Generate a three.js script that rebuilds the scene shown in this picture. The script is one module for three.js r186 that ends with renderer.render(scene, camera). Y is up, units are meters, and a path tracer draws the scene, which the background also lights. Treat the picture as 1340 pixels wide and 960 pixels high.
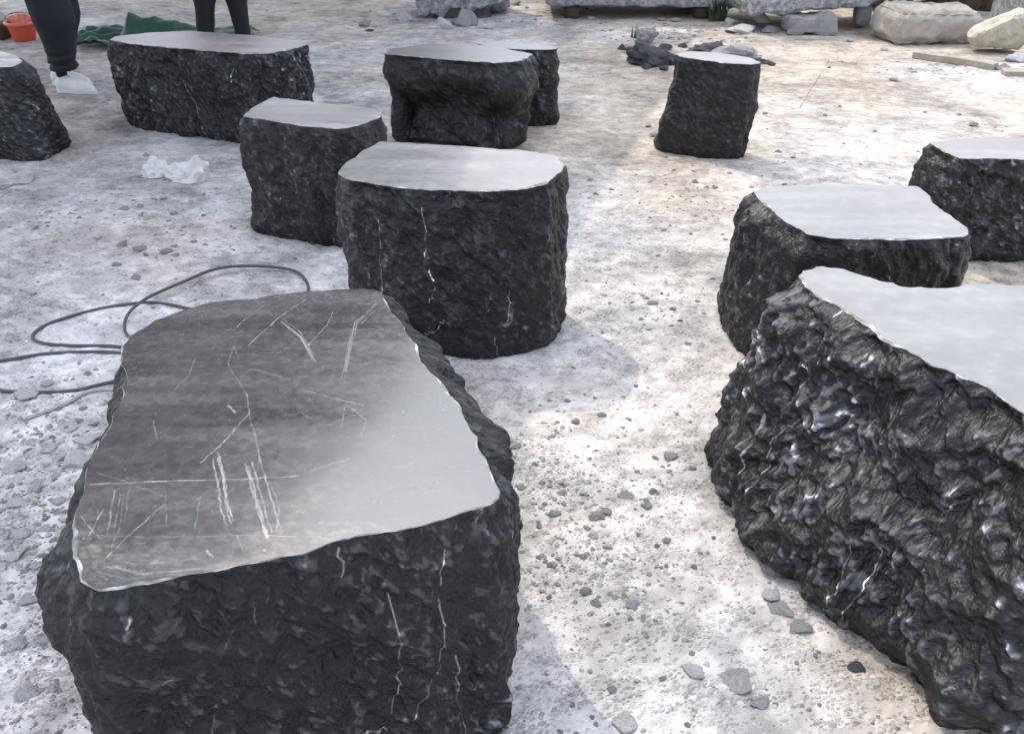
import * as THREE from 'three';
import { mergeVertices, mergeGeometries, toCreasedNormals } from 'three/addons/utils/BufferGeometryUtils.js';
import { MarchingCubes } from 'three/addons/objects/MarchingCubes.js';

// ------------------------------------------------------------------ camera, sky, sun, exposure
const scene = new THREE.Scene();
const EYE = 1.5, PITCH = 29 * Math.PI / 180, FOCAL = 1250;           // metres, radians, pixels of a 1340 x 960 frame
const camera = new THREE.PerspectiveCamera(2 * Math.atan(480 / FOCAL) * 180 / Math.PI, 1340 / 960, 0.05, 900);
camera.position.set(0, EYE, 0);
camera.rotation.set(-PITCH, 0, 0);

const SUN_AZ = 34 * Math.PI / 180, SUN_EL = 53 * Math.PI / 180;      // azimuth left of straight ahead
const sunDir = new THREE.Vector3(-Math.sin(SUN_AZ) * Math.cos(SUN_EL), Math.sin(SUN_EL), -Math.cos(SUN_AZ) * Math.cos(SUN_EL));
const SUN = 3.2, EXPOSURE = 0.66;

{ // hazy pale sky with the broad aureole of a veiled sun
  const w = 512, h = 256, d = new Float32Array(w * h * 4), v = new THREE.Vector3();
  for (let j = 0; j < h; j++) for (let i = 0; i < w; i++) {
    const th = ((i + 0.5) / w - 0.5) * 2 * Math.PI, ph = ((j + 0.5) / h - 0.5) * Math.PI;
    v.set(Math.cos(ph) * Math.cos(th), Math.sin(ph), Math.cos(ph) * Math.sin(th));
    const e = Math.max(0, v.y), a = Math.acos(Math.min(1, v.dot(sunDir)));
    const haze = Math.exp(-e * 2.6), glow = 2.6 * Math.exp(-Math.pow(a / 0.42, 2)) + 2.3 * Math.exp(-Math.pow(a / 0.95, 2));
    const k = (j * w + i) * 4;
    d[k] = 1.27 + 0.60 * haze + glow * 1.0;
    d[k + 1] = 1.49 + 0.58 * haze + glow * 0.98;
    d[k + 2] = 2.08 + 0.36 * haze + glow * 0.94;
    d[k + 3] = 1;
    if (v.y < 0) { const f = Math.max(0.35, 1 + v.y * 4); d[k] *= f; d[k + 1] *= f; d[k + 2] *= f; }
  }
  const sky = new THREE.DataTexture(d, w, h, THREE.RGBAFormat, THREE.FloatType);
  sky.mapping = THREE.EquirectangularReflectionMapping; sky.magFilter = THREE.LinearFilter; sky.needsUpdate = true;
  scene.background = sky; scene.environment = sky;
}
const sun = new THREE.DirectionalLight(new THREE.Color(1, 0.9, 0.76), SUN);
sun.position.copy(sunDir).multiplyScalar(40); sun.name = 'sun';
sun.castShadow = true; sun.shadow.mapSize.set(4096, 4096); sun.shadow.radius = 1;
Object.assign(sun.shadow.camera, { left: -16, right: 16, top: 16, bottom: -16, near: 1, far: 90 });
scene.add(sun, sun.target);

const renderer = new THREE.WebGLRenderer({ antialias: true });
renderer.setSize(1024, 733);
renderer.toneMapping = THREE.LinearToneMapping;
renderer.toneMappingExposure = EXPOSURE;
renderer.shadowMap.enabled = true;

// ------------------------------------------------------------------ helpers
const sinP = Math.sin(PITCH), cosP = Math.cos(PITCH);
function at(px, py, h = 0) {                                         // survey of the yard: the point at height h seen at a frame position
  const u = (px - 670) / FOCAL, v = (py - 480) / FOCAL, z = (EYE - h) / (sinP + v * cosP);
  return new THREE.Vector3(u * z, h, -z * (cosP - v * sinP));
}
const scaleAt = (py) => FOCAL * (sinP + (py - 480) / FOCAL * cosP) / EYE;   // pixels per metre on the ground
function rng(seed) { let s = seed | 0; return () => { s = (s + 0x6d2b79f5) | 0; let t = Math.imul(s ^ (s >>> 15), 1 | s); t = (t + Math.imul(t ^ (t >>> 7), 61 | t)) ^ t; return ((t ^ (t >>> 14)) >>> 0) / 4294967296; }; }
const clamp = (x, a, b) => Math.min(b, Math.max(a, x)), mix = (a, b, t) => a + (b - a) * t;
const smooth = (a, b, x) => { const t = clamp((x - a) / (b - a), 0, 1); return t * t * (3 - 2 * t); };
function hash(x, y, z, s) { let n = Math.imul(x, 374761393) ^ Math.imul(y, 668265263) ^ Math.imul(z, 1274126177) ^ Math.imul(s, 974634757); n = Math.imul(n ^ (n >>> 13), 1274126177); n ^= n >>> 16; n = Math.imul(n, 2246822519); return ((n ^ (n >>> 15)) >>> 0) / 4294967296; }
function noise3(x, y, z, s = 0) {                                    // value noise, -1 .. 1
  const X = Math.floor(x), Y = Math.floor(y), Z = Math.floor(z); let a = x - X, b = y - Y, c = z - Z;
  a = a * a * (3 - 2 * a); b = b * b * (3 - 2 * b); c = c * c * (3 - 2 * c);
  const L = (i, j, k) => hash(X + i, Y + j, Z + k, s);
  return 2 * mix(mix(mix(L(0, 0, 0), L(1, 0, 0), a), mix(L(0, 1, 0), L(1, 1, 0), a), b), mix(mix(L(0, 0, 1), L(1, 0, 1), a), mix(L(0, 1, 1), L(1, 1, 1), a), b), c) - 1;
}
function fbm(x, y, z, o = 4, s = 0) { let v = 0, a = 0.5, f = 1; for (let i = 0; i < o; i++) { v += a * noise3(x * f, y * f, z * f, s + i); a *= 0.5; f *= 2.03; } return v; }
function chips(x, y, z, s = 0) {                                     // squared distance to the nearest scattered point: conchoidal scoops with sharp ridges
  const X = Math.floor(x), Y = Math.floor(y), Z = Math.floor(z); let best = 9;
  for (let i = -1; i < 2; i++) for (let j = -1; j < 2; j++) for (let k = -1; k < 2; k++) {
    const cx = X + i, cy = Y + j, cz = Z + k;
    const dx = cx + hash(cx, cy, cz, s) - x, dy = cy + hash(cx, cy, cz, s + 1) - y, dz = cz + hash(cx, cy, cz, s + 2) - z;
    const d = dx * dx + dy * dy + dz * dz + 0.35 * hash(cx, cy, cz, s + 3);
    if (d < best) best = d;
  }
  return best;
}
function facets(x, y, z, s = 0) {                                    // random heights joined by flat tetrahedra: broken faces with straight creases, -1 .. 1
  const k = (x + y + z) / 3; x += k; y += k; z += k;
  const X = Math.floor(x), Y = Math.floor(y), Z = Math.floor(z), a = x - X, b = y - Y, c = z - Z, v0 = hash(X, Y, Z, s), v3 = hash(X + 1, Y + 1, Z + 1, s);
  const mid = (hi, m, lo, v1, v2) => (1 - hi) * v0 + (hi - m) * v1 + (m - lo) * v2 + lo * v3, x1 = () => hash(X + 1, Y, Z, s), y1 = () => hash(X, Y + 1, Z, s), z1 = () => hash(X, Y, Z + 1, s), xy = () => hash(X + 1, Y + 1, Z, s), xz = () => hash(X + 1, Y, Z + 1, s), yz = () => hash(X, Y + 1, Z + 1, s);
  const v = a >= b ? (b >= c ? mid(a, b, c, x1(), xy()) : a >= c ? mid(a, c, b, x1(), xz()) : mid(c, a, b, z1(), xz())) : (a >= c ? mid(b, a, c, y1(), xy()) : b >= c ? mid(b, c, a, y1(), yz()) : mid(c, b, a, z1(), yz()));
  return 2 * v - 1;
}
const used = new Map();
function numbered(n) { const k = used.get(n) ?? 0; used.set(n, k + 1); return k ? n + '_' + String(k).padStart(3, '0') : n; }
function tag(o, label, category, group, kind) { if (label) o.userData.label = label; if (category) o.userData.category = category; if (group) o.userData.group = group; if (kind) o.userData.kind = kind; return o; }
function mesh(name, geometry, m, parent) { const o = new THREE.Mesh(geometry, m); o.name = parent ? name : numbered(name); o.castShadow = o.receiveShadow = true; (parent ?? scene).add(o); return o; }
function thing(name, label, category, p, group, turn = 0) { const o = new THREE.Group(); o.name = numbered(name); if (p) o.position.copy(p); o.rotation.y = turn; scene.add(o); return tag(o, label, category, group); }
const std = (o) => new THREE.MeshPhysicalMaterial(o);
const lin = (r, g, b) => new THREE.Color().setRGB(r, g, b);
const toS = (x) => { x = clamp(x, 0, 1); return 255 * (x <= 0.0031308 ? 12.92 * x : 1.055 * Math.pow(x, 1 / 2.4) - 0.055); };
function dataTex(w, h, f, srgb) {                                    // f(i, j) -> [r, g, b] linear, or a number
  const d = new Uint8Array(w * h * 4);
  for (let j = 0; j < h; j++) for (let i = 0; i < w; i++) { const c = f(i, j), k = (j * w + i) * 4; for (let q = 0; q < 3; q++) { const v = typeof c === 'number' ? c : c[q]; d[k + q] = srgb ? toS(v) : clamp(v, 0, 1) * 255; } d[k + 3] = 255; }
  const t = new THREE.DataTexture(d, w, h); t.wrapS = t.wrapT = THREE.RepeatWrapping; t.magFilter = THREE.LinearFilter; t.minFilter = THREE.LinearMipmapLinearFilter;
  if (srgb) t.colorSpace = THREE.SRGBColorSpace; t.needsUpdate = true; return t;
}
function tileNoise(n, cells, oct, seed, stretch = 1) {               // periodic value noise field, 0 .. 1
  const f = new Float32Array(n * n); let amp = 0.5, tot = 0;
  for (let o = 0; o < oct; o++) {
    const c = cells << o, cy = Math.max(1, Math.round(c * stretch));
    for (let j = 0; j < n; j++) {
      const y = j / n * cy, Y = Math.floor(y); let b = y - Y; b = b * b * (3 - 2 * b);
      for (let i = 0; i < n; i++) {
        const x = i / n * c, X = Math.floor(x); let a = x - X; a = a * a * (3 - 2 * a);
        const h = (p, q) => hash((X + p) % c, (Y + q) % cy, o, seed);
        f[j * n + i] += amp * mix(mix(h(0, 0), h(1, 0), a), mix(h(0, 1), h(1, 1), a), b);
      }
    }
    tot += amp; amp *= 0.58;
  }
  for (let i = 0; i < f.length; i++) f[i] /= tot;
  return f;
}
function rep(t, x, y) { const c = t.clone(); c.wrapS = c.wrapT = THREE.RepeatWrapping; c.repeat.set(x, y); c.needsUpdate = true; return c; }
const N1 = tileNoise(512, 6, 6, 11), N2 = tileNoise(512, 16, 5, 23), N3 = tileNoise(512, 4, 6, 37, 6), N4 = tileNoise(512, 40, 4, 51);
const pick = (f, x, y) => { const X = Math.floor(x), Y = Math.floor(y), a = x - X, b = y - Y, x0 = X & 511, x1 = (X + 1) & 511, y0 = (Y & 511) << 9, y1 = ((Y + 1) & 511) << 9; return (1 - b) * ((1 - a) * f[y0 | x0] + a * f[y0 | x1]) + b * ((1 - a) * f[y1 | x0] + a * f[y1 | x1]); };

// ------------------------------------------------------------------ ground
const rough = (x, z) => clamp(0.45 + 0.8 * fbm(x * 0.9 + 4, 0.3, z * 0.9, 3, 5) + 0.5 * smooth(-0.5, -1.2, x) * smooth(-3.4, -2.2, z), 0.08, 1);
function groundH(x, z) {
  const far = smooth(60, 14, Math.hypot(x, z)), r = rough(x, z);
  let h = 0.022 * fbm(x * 1.1, 1.5, z * 1.1, 3, 9) + 0.006 * fbm(x * 7, 0, z * 7, 3, 19);
  const c = chips(x * 14, 0.5, z * 14, 61), c2 = chips(x * 34, 0.5, z * 34, 71);
  h += r * (0.012 * (0.45 - Math.min(c, 0.9)) + 0.005 * (0.45 - Math.min(c2, 0.9)));
  h += 0.02 * smooth(0.1, 0.45, fbm(x * 2.3 + 9, 2.5, z * 2.3, 3, 29)) * r;
  return h * far - 0.004;
}
{
  const rad = [0.02, 0.2, 0.5, 0.8, 1.0]; while (rad.at(-1) < 12.5) rad.push(rad.at(-1) * 1.0046); while (rad.at(-1) < 600) rad.push(rad.at(-1) * 1.12);
  const ang = []; for (let i = 0; i <= 620; i++) ang.push((-36 + 72 * i / 620) * Math.PI / 180); for (let i = 1; i < 72; i++) ang.push((36 + 4 * i) * Math.PI / 180);
  const R = rad.length, A = ang.length, pos = new Float32Array(R * A * 3), uv = new Float32Array(R * A * 2), col = new Float32Array(R * A * 3), idx = [];
  for (let i = 0; i < R; i++) for (let j = 0; j < A; j++) {
    const k = i * A + j, x = rad[i] * Math.sin(ang[j]), z = -rad[i] * Math.cos(ang[j]);
    pos[k * 3] = x; pos[k * 3 + 1] = groundH(x, z); pos[k * 3 + 2] = z;
    uv[k * 2] = x / 2.6 + 0.13 * Math.sin(z * 0.7); uv[k * 2 + 1] = z / 2.6 + 0.11 * Math.sin(x * 0.9);
    // grey stone powder over tan earth; powder tint brightened to lift the shaded left
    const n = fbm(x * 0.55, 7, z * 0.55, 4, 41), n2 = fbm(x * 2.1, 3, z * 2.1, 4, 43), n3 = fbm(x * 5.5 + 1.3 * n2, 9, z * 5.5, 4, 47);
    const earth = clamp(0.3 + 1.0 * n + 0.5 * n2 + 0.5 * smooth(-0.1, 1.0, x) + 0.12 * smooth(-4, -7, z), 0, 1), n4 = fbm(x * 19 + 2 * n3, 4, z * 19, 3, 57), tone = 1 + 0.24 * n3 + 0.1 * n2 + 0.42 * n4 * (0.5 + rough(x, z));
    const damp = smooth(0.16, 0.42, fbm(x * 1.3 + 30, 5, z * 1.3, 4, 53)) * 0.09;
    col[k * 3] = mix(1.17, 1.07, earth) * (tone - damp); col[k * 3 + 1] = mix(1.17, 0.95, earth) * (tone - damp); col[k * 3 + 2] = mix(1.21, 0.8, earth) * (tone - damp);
    if (i < R - 1) { const j2 = (j + 1) % A, a = k, b = i * A + j2, c = a + A, d = b + A; idx.push(a, b, c, b, d, c); }
  }
  const g = new THREE.BufferGeometry();
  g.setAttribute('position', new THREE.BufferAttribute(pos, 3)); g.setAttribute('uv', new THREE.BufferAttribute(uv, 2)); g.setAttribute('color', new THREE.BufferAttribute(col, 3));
  const flip = []; for (let i = 0; i < idx.length; i += 3) flip.push(idx[i], idx[i + 2], idx[i + 1]);
  g.setIndex(flip); g.computeVertexNormals();
  if (g.attributes.normal.getY(A * 20 + 20) < 0) { g.setIndex(idx); g.computeVertexNormals(); }
  const n = 1536, f1 = tileNoise(n, 9, 7, 3), f2 = tileNoise(n, 90, 4, 5), grit = new Float32Array(n * n), r = rng(77);
  for (let q = 0; q < 2600; q++) {                                   // crumbled crust: clusters of darker grains
    const x = r() * n, y = r() * n, S = 6 + 26 * r() * r();
    for (let m = 0; m < S * 3; m++) { const i = (x + S * 1.6 * (r() + r() - 1) + n) | 0, j = (y + S * (r() + r() - 1) + n) | 0, v = -0.6 * r(); for (let a = 0; a < 2 + 4 * r(); a++) for (let b = 0; b < 2 + r(); b++) grit[((j + b) % n) * n + ((i + a) % n)] = v; }
  }
  for (let q = 0; q < 34000; q++) {                                  // grit: dark and pale grains
    const x = r() * n, y = r() * n, s = 0.6 + 2.6 * Math.pow(r(), 4), e = 1 + r(), v = (r() < 0.62 ? -0.55 : 0.35) * (0.35 + 0.65 * r());
    for (let j = -4; j <= 4; j++) for (let i = -4; i <= 4; i++) if (i * i / (e * e) + j * j < s * s) grit[(((y + j + n) | 0) % n) * n + (((x + i + n) | 0) % n)] = v;
  }
  const map = dataTex(n, n, (i, j) => { const k = j * n + i, v = 0.43 * (0.30 + 1.05 * f1[k] + 0.4 * f2[k] + grit[k] * 0.7); return [v * 1.03, v, v * 0.965]; }, true);
  const bump = dataTex(n, n, (i, j) => { const k = j * n + i; return 0.45 * f1[k] + 0.35 * f2[k] + 0.2 + 0.3 * Math.abs(grit[k]); }, false);
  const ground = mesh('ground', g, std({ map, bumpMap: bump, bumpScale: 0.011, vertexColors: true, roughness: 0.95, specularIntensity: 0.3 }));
  tag(ground, 'dusty pale yard of trampled stone powder and earth', 'ground', null, 'structure');
}

// ------------------------------------------------------------------ stone materials
const chipBump = (() => { const n = 512, per = (x, y, c, sd) => { const X = Math.floor(x), Y = Math.floor(y); let b = 9; for (let i = -1; i < 2; i++) for (let j = -1; j < 2; j++) { const cx = X + i, cy = Y + j, hx = (cx + c) % c, hy = (cy + c) % c, dx = cx + hash(hx, hy, 0, sd) - x, dy = cy + hash(hx, hy, 1, sd) - y; b = Math.min(b, dx * dx + dy * dy + 0.3 * hash(hx, hy, 2, sd)); } return Math.min(1, b); };
  return dataTex(n, n, (i, j) => { const w = 14 * (pick(N2, i, j) - 0.5), x = (i + w) / n, y = (j + w) / n; return 0.45 * per(x * 14, y * 14, 14, 1) + 0.3 * per(x * 34, y * 34, 34, 2) + 0.15 * per(x * 80, y * 80, 80, 3) + 0.15 * pick(N4, i, j); }, false); })();
const stoneBump = dataTex(512, 512, (i, j) => 0.4 * pick(N2, i, j) + 0.35 * pick(N4, i, j) + 0.25 * pick(N1, i * 2, j * 2), false);
function strokes(ctx, pts, width, color) { ctx.strokeStyle = color; ctx.lineWidth = width; ctx.lineJoin = ctx.lineCap = 'round'; ctx.beginPath(); pts.forEach(([x, y], i) => (i ? ctx.lineTo(x, y) : ctx.moveTo(x, y))); ctx.stroke(); }
function wander(a, b, r, n, amp) { const o = []; for (let i = 0; i <= n; i++) { const t = i / n, e = i && i < n ? amp : 0; o.push([mix(a[0], b[0], t) + (r() - 0.5) * e, mix(a[1], b[1], t) + (r() - 0.5) * e]); } return o; }
function bodyTexture(W, H, seed, veins, density, tint) {             // black limestone: mottling, grey bruises from the chisel, white calcite veins
  const w = Math.min(2048, Math.round(W * 560)), h = Math.min(512, Math.round(H * 560)), c = document.createElement('canvas'); c.width = w; c.height = h;
  const ctx = c.getContext('2d'), im = ctx.createImageData(w, h), r = rng(seed), ox = r() * 512, oy = r() * 512, o0 = 0.6 + r();
  for (let j = 0; j < h; j++) for (let i = 0; i < w; i++) {
    const a = pick(N1, i * 0.55 + ox, j * 0.55 + oy), b = pick(N2, i + oy, j + ox), d = pick(N4, i * 1.3 + ox, j * 1.3);
    const streak = pick(N3, j * 0.8 + ox + i * 0.35, i * 0.9 + oy);
    let v = 0.007 + 0.022 * Math.pow(a, 2) * b + 0.014 * Math.pow(d, 3);
    v += 0.06 * density * smooth(0.60, 0.68, d * 0.55 + b * 0.25 + streak * 0.25) * smooth(0.42, 0.56, a);
    const k = (j * w + i) * 4; im.data[k] = toS(v * tint[0]); im.data[k + 1] = toS(v * tint[1]); im.data[k + 2] = toS(v * tint[2]); im.data[k + 3] = 255;
  }
  ctx.putImageData(im, 0, 0);
  for (let q = 0; q < 2600 * W * H * density; q++) {                  // pick marks: little grey flecks
    const x = r() * w, y = r() * h, L = 2 + 9 * r() * r(), a = (o0 + (r() - 0.5) * 1.6);
    strokes(ctx, [[x, y], [x + Math.cos(a) * L, y + Math.sin(a) * L]], 0.8 + 1.4 * r(), `rgba(165,165,168,${0.04 + 0.34 * r() * r() * r()})`);
  }
  for (let q = 0; q < 26 * W * density; q++) {                       // short pale nicks and hair veins
    const x = r() * w, y = r() * h, L = (4 + 26 * r() * r()) , a = Math.PI / 2 + (r() - 0.5) * 1.5;
    strokes(ctx, wander([x, y], [x + Math.cos(a) * L, y + Math.sin(a) * L], r, 4, 5), 0.6 + 1.1 * r(), `rgba(205,205,200,${0.12 + 0.4 * r()})`);
  }
  for (const { pts, width = 3, alpha = 0.85 } of veins) {
    const full = [];
    for (let i = 0; i + 1 < pts.length; i++) full.push(...wander([pts[i][0] * w, pts[i][1] * h], [pts[i + 1][0] * w, pts[i + 1][1] * h], r, 5, 7));
    for (let i = 0; i + 1 < full.length; i++) if (r() < 0.94) strokes(ctx, [full[i], full[i + 1]], width * (0.15 + 0.42 * r()), `rgba(214,212,204,${alpha * (0.45 + 0.55 * r())})`);
  }
  const t = new THREE.CanvasTexture(c); t.colorSpace = THREE.SRGBColorSpace; t.wrapS = THREE.RepeatWrapping; t.flipY = true; return t;
}
const edgeMat = std({ map: dataTex(256, 256, (i, j) => { const v = 0.12 + 0.75 * Math.pow(pick(N2, i * 2, j * 2), 2) * (0.4 + pick(N4, i, j)); return [v, v * 0.99, v * 0.95]; }, true), roughness: 0.7, bumpMap: stoneBump, bumpScale: 0.004 });

// A quarried block: an outline of the sawn and honed top, and split, chiselled sides that run down to the ground.
// top: [frame x, frame y, shoulder, foot]; shoulder and foot are how far (m) the side stands out below the rim and at the ground.
function block(o) {
  const { h, ds, seed } = o, S = seed * 13.7, r = rng(seed), amp = o.amp ?? 1;
  const P = o.top.map(([x, y, b = o.shoulder ?? 0.012, f = o.foot ?? 0.012]) => { const p = at(x, y, h); return { x: p.x, z: p.z, b, f }; });
  let area = 0; P.forEach((p, i) => { const q = P[(i + 1) % P.length]; area += p.x * q.z - q.x * p.z; });
  const first = P[0]; if (area < 0) { P.reverse(); }
  const cx = P.reduce((s, p) => s + p.x, 0) / P.length, cz = P.reduce((s, p) => s + p.z, 0) / P.length;
  const seg = P.map((p, i) => { const q = P[(i + 1) % P.length]; return Math.hypot(q.x - p.x, q.z - p.z); }), per = seg.reduce((a, b) => a + b, 0);
  const N = Math.round(per / ds), M = Math.round(h * 1.08 / ds), ring = [];
  for (let i = 0, k = 0, acc = 0; i < N; i++) {
    const s = i / N * per; while (s > acc + seg[k] && k < P.length - 1) acc += seg[k++];
    const t = clamp((s - acc) / seg[k], 0, 1), p = P[k], q = P[(k + 1) % P.length];
    ring.push({ x: mix(p.x, q.x, t), z: mix(p.z, q.z, t), b: mix(p.b, q.b, t), f: mix(p.f, q.f, t), key: k + t });
  }
  const sm = (keys, n) => { for (let q = 0; q < n; q++) { const c = ring.map((p) => ({ ...p })); for (let i = 0; i < N; i++) { const a = c[(i + N - 1) % N], b = c[(i + 1) % N]; for (const k of keys) ring[i][k] = 0.25 * a[k] + 0.5 * c[i][k] + 0.25 * b[k]; } } };
  sm(['x', 'z'], Math.round(2 + 0.00006 / ds / ds)); sm(['b', 'f'], Math.round(0.0008 / ds / ds));
  const normals = () => { for (let i = 0; i < N; i++) { const w = Math.max(1, Math.round(0.012 / ds)), a = ring[(i + N - w) % N], b = ring[(i + w) % N], L = Math.hypot(b.x - a.x, b.z - a.z) || 1; ring[i].nx = (b.z - a.z) / L; ring[i].nz = -(b.x - a.x) / L; } };
  normals();
  for (let i = 0; i < N; i++) { const w = Math.max(1, Math.round(0.07 / ds)); let x = 0, z = 0; for (let q = -w; q <= w; q++) { const p = ring[(i + q + N) % N]; x += p.nx; z += p.nz; } const L = Math.hypot(x, z) || 1; ring[i].mx = x / L; ring[i].mz = z / L; }
  for (const p of ring) {                                            // broken rim: bites and small steps
    const c = chips(p.x * 16, 3.3, p.z * 16, seed), c2 = chips(p.x * 45, 3.3, p.z * 45, seed + 9);
    p.e = (o.ragged ?? 1) * (0.013 * (Math.min(c, 0.8) - 0.42) + 0.0035 * (Math.min(c2, 0.8) - 0.4));
    p.w = (o.rim ?? 1) * (0.0008 + 0.009 * Math.pow(clamp(0.55 + 0.9 * fbm(p.x * 13, 8, p.z * 13, 3, seed), 0, 1), 2.8));
  }
  for (const p of ring) { p.x += p.nx * p.e; p.z += p.nz * p.e; }
  normals();
  const root = thing(o.name, o.label, 'stone block', new THREE.Vector3(cx, 0, cz), 'honed black stone blocks set out on the yard');
  const L = (p) => [p.x - cx, p.z - cz];
  // honed top
  const inner = ring.map((p) => new THREE.Vector2(p.x - p.nx * p.w - cx, p.z - p.nz * p.w - cz)), tri = THREE.ShapeUtils.triangulateShape(inner, []);
  let x0 = 9, x1 = -9, z0 = 9, z1 = -9; for (const p of inner) { x0 = Math.min(x0, p.x); x1 = Math.max(x1, p.x); z0 = Math.min(z0, p.y); z1 = Math.max(z1, p.y); }
  const tg = new THREE.BufferGeometry(), tp = [], tu = [], ti = [];
  for (const p of inner) { tp.push(p.x, h, p.y); tu.push((p.x - x0) / (x1 - x0), (p.y - z0) / (z1 - z0)); }
  for (const [a, b, c] of tri) { const A = inner[a], B = inner[b], C = inner[c]; ((B.x - A.x) * (C.y - A.y) - (B.y - A.y) * (C.x - A.x) > 0) ? ti.push(a, c, b) : ti.push(a, b, c); }
  tg.setAttribute('position', new THREE.Float32BufferAttribute(tp, 3)); tg.setAttribute('uv', new THREE.Float32BufferAttribute(tu, 2)); tg.setIndex(ti); tg.computeVertexNormals();
  mesh('honed_top', tg, topMaterial(o, x1 - x0, z1 - z0, (px, py) => { const p = at(px, py, h); return [(p.x - cx - x0) / (x1 - x0), (p.z - cz - z0) / (z1 - z0)]; }), root);
  // bruised rim
  const eg = new THREE.BufferGeometry(), ep = [], eu = [], ei = [];
  for (let i = 0; i <= N; i++) { const p = ring[i % N], q = inner[i % N]; ep.push(q.x, h, q.y, p.x - cx, h - 0.3 * p.w - 0.001, p.z - cz); eu.push(i * ds / 0.25, 0, i * ds / 0.25, 0.04); if (i < N) { const a = i * 2; ei.push(a, a + 2, a + 1, a + 1, a + 2, a + 3); } }
  eg.setAttribute('position', new THREE.Float32BufferAttribute(ep, 3)); eg.setAttribute('uv', new THREE.Float32BufferAttribute(eu, 2)); eg.setIndex(ei); eg.computeVertexNormals();
  mesh('chipped_rim', eg, edgeMat, root);
  // split sides
  const bp = new Float32Array((N + 1) * (M + 2) * 3), bu = new Float32Array((N + 1) * (M + 2) * 2), bc = new Float32Array((N + 1) * (M + 2) * 3), bi = [];
  const sx = o.chip?.[0] ?? 1, sy = o.chip?.[1] ?? 1, lean = o.chip?.[2] ?? 0.3, wornK = o.worn ?? 0.6;
  for (let j = 0; j <= M + 1; j++) for (let i = 0; i <= N; i++) {
    const p = ring[i % N], t = Math.min(1, j / M), y0 = h - 0.3 * p.w - 0.001, y = j > M ? -0.03 : mix(y0, -0.03, t), k = j * (N + 1) + i;
    const prof = mix(p.b * (smooth(-0.04, 0.15, t) - smooth(-0.04, 0.15, 0)) / (1 - smooth(-0.04, 0.15, 0)), p.f, smooth(0.12, 1, t)) - (o.undercut ?? 0.02) * smooth(0.86, 1, t);
    let X = p.x + p.mx * prof, Z = p.z + p.mz * prof;
    const w1 = 0.35 * fbm(X * 9 + S, y * 9, Z * 9, 2, seed + 4), w2 = 0.35 * fbm(X * 9, y * 9 + S, Z * 9, 2, seed + 5), q = [X * sx + S, (y + lean * (X - Z)) * sy, Z * sx - S];
    const big = fbm(X * 3.2 + S, y * 3.2, Z * 3.2, 3, seed);
    const c1 = Math.min(1, chips(q[0] * 8 + w1, q[1] * 8 + w2, q[2] * 8 + w1, seed)), c2 = Math.min(1, chips(q[0] * 23 + w2, q[1] * 23 + w1, q[2] * 23 + w2, seed + 20));
    const f0 = facets(q[0] * 6 + w1, q[1] * 6 + w2, q[2] * 6 - w1, seed + 30), f1 = facets(q[0] * 15 + 2 * w1, q[1] * 15 + 2 * w2, q[2] * 15 - 2 * w1, seed + 31), f2 = facets(q[0] * 38 + 3 * w2, q[1] * 38 + 3 * w1, q[2] * 38, seed + 33), f3 = facets(q[0] * 85 + 3 * w1, q[1] * 85 - 3 * w2, q[2] * 85, seed + 35);
    const ramp = smooth(0, 0.022 / h, t);
    const d = amp * ramp * (0.04 * big * smooth(0, 0.25, t) + 0.018 * (c1 - 0.42) + 0.007 * (c2 - 0.42) + 0.024 * f0 + 0.0145 * f1 + 0.0085 * f2 + 0.0036 * f3);
    X += p.mx * d; Z += p.mz * d;
    if (o.hollow) { const e = o.hollow(X, y, Z, p); X -= p.mx * e; Z -= p.mz * e; }
    const e = j > M ? 0.03 : 0;
    bp[k * 3] = X - cx - p.mx * e; bp[k * 3 + 1] = y; bp[k * 3 + 2] = Z - cz - p.mz * e;
    bu[k * 2] = i / N; bu[k * 2 + 1] = 1 - t;
    const worn = 1 + wornK * 7 * smooth(0.62, 0.8, 0.3 * c1 + 0.4 * c2 + 0.5 * f2 + 0.6 * f3 + 0.5 * fbm(X * 6, y * 6, Z * 6, 3, seed + 8));
    bc[k * 3] = worn * 0.99; bc[k * 3 + 1] = worn; bc[k * 3 + 2] = worn * 1.01;
    if (i < N && j <= M) { const a = k, b = k + 1, c = k + N + 1, dd = c + 1; bi.push(a, b, c, b, dd, c); }
  }
  const bg = new THREE.BufferGeometry();
  bg.setAttribute('position', new THREE.BufferAttribute(bp, 3)); bg.setAttribute('uv', new THREE.BufferAttribute(bu, 2)); bg.setAttribute('color', new THREE.BufferAttribute(bc, 3)); bg.setIndex(bi); bg.computeVertexNormals();
  const nrm = bg.attributes.normal; for (let j = 0; j <= M + 1; j++) { const a = j * (N + 1), b = a + N; const x = nrm.getX(a) + nrm.getX(b), y = nrm.getY(a) + nrm.getY(b), z = nrm.getZ(a) + nrm.getZ(b), l = Math.hypot(x, y, z) || 1; nrm.setXYZ(a, x / l, y / l, z / l); nrm.setXYZ(b, x / l, y / l, z / l); }
  // veins are given as [outline vertex + fraction, height fraction from the top]
  const toU = (kk) => { const want = area < 0 ? (P.length - 1 - kk + P.length) % P.length : kk % P.length; let best = 0, bd = 99; ring.forEach((p, i) => { const dd = Math.abs(p.key - want); if (dd < bd) { bd = dd; best = i; } }); return best / N; };
  const veins = (o.veins ?? []).map((v) => ({ ...v, pts: v.pts.map(([kk, t]) => [toU(kk), t]) }));
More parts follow.
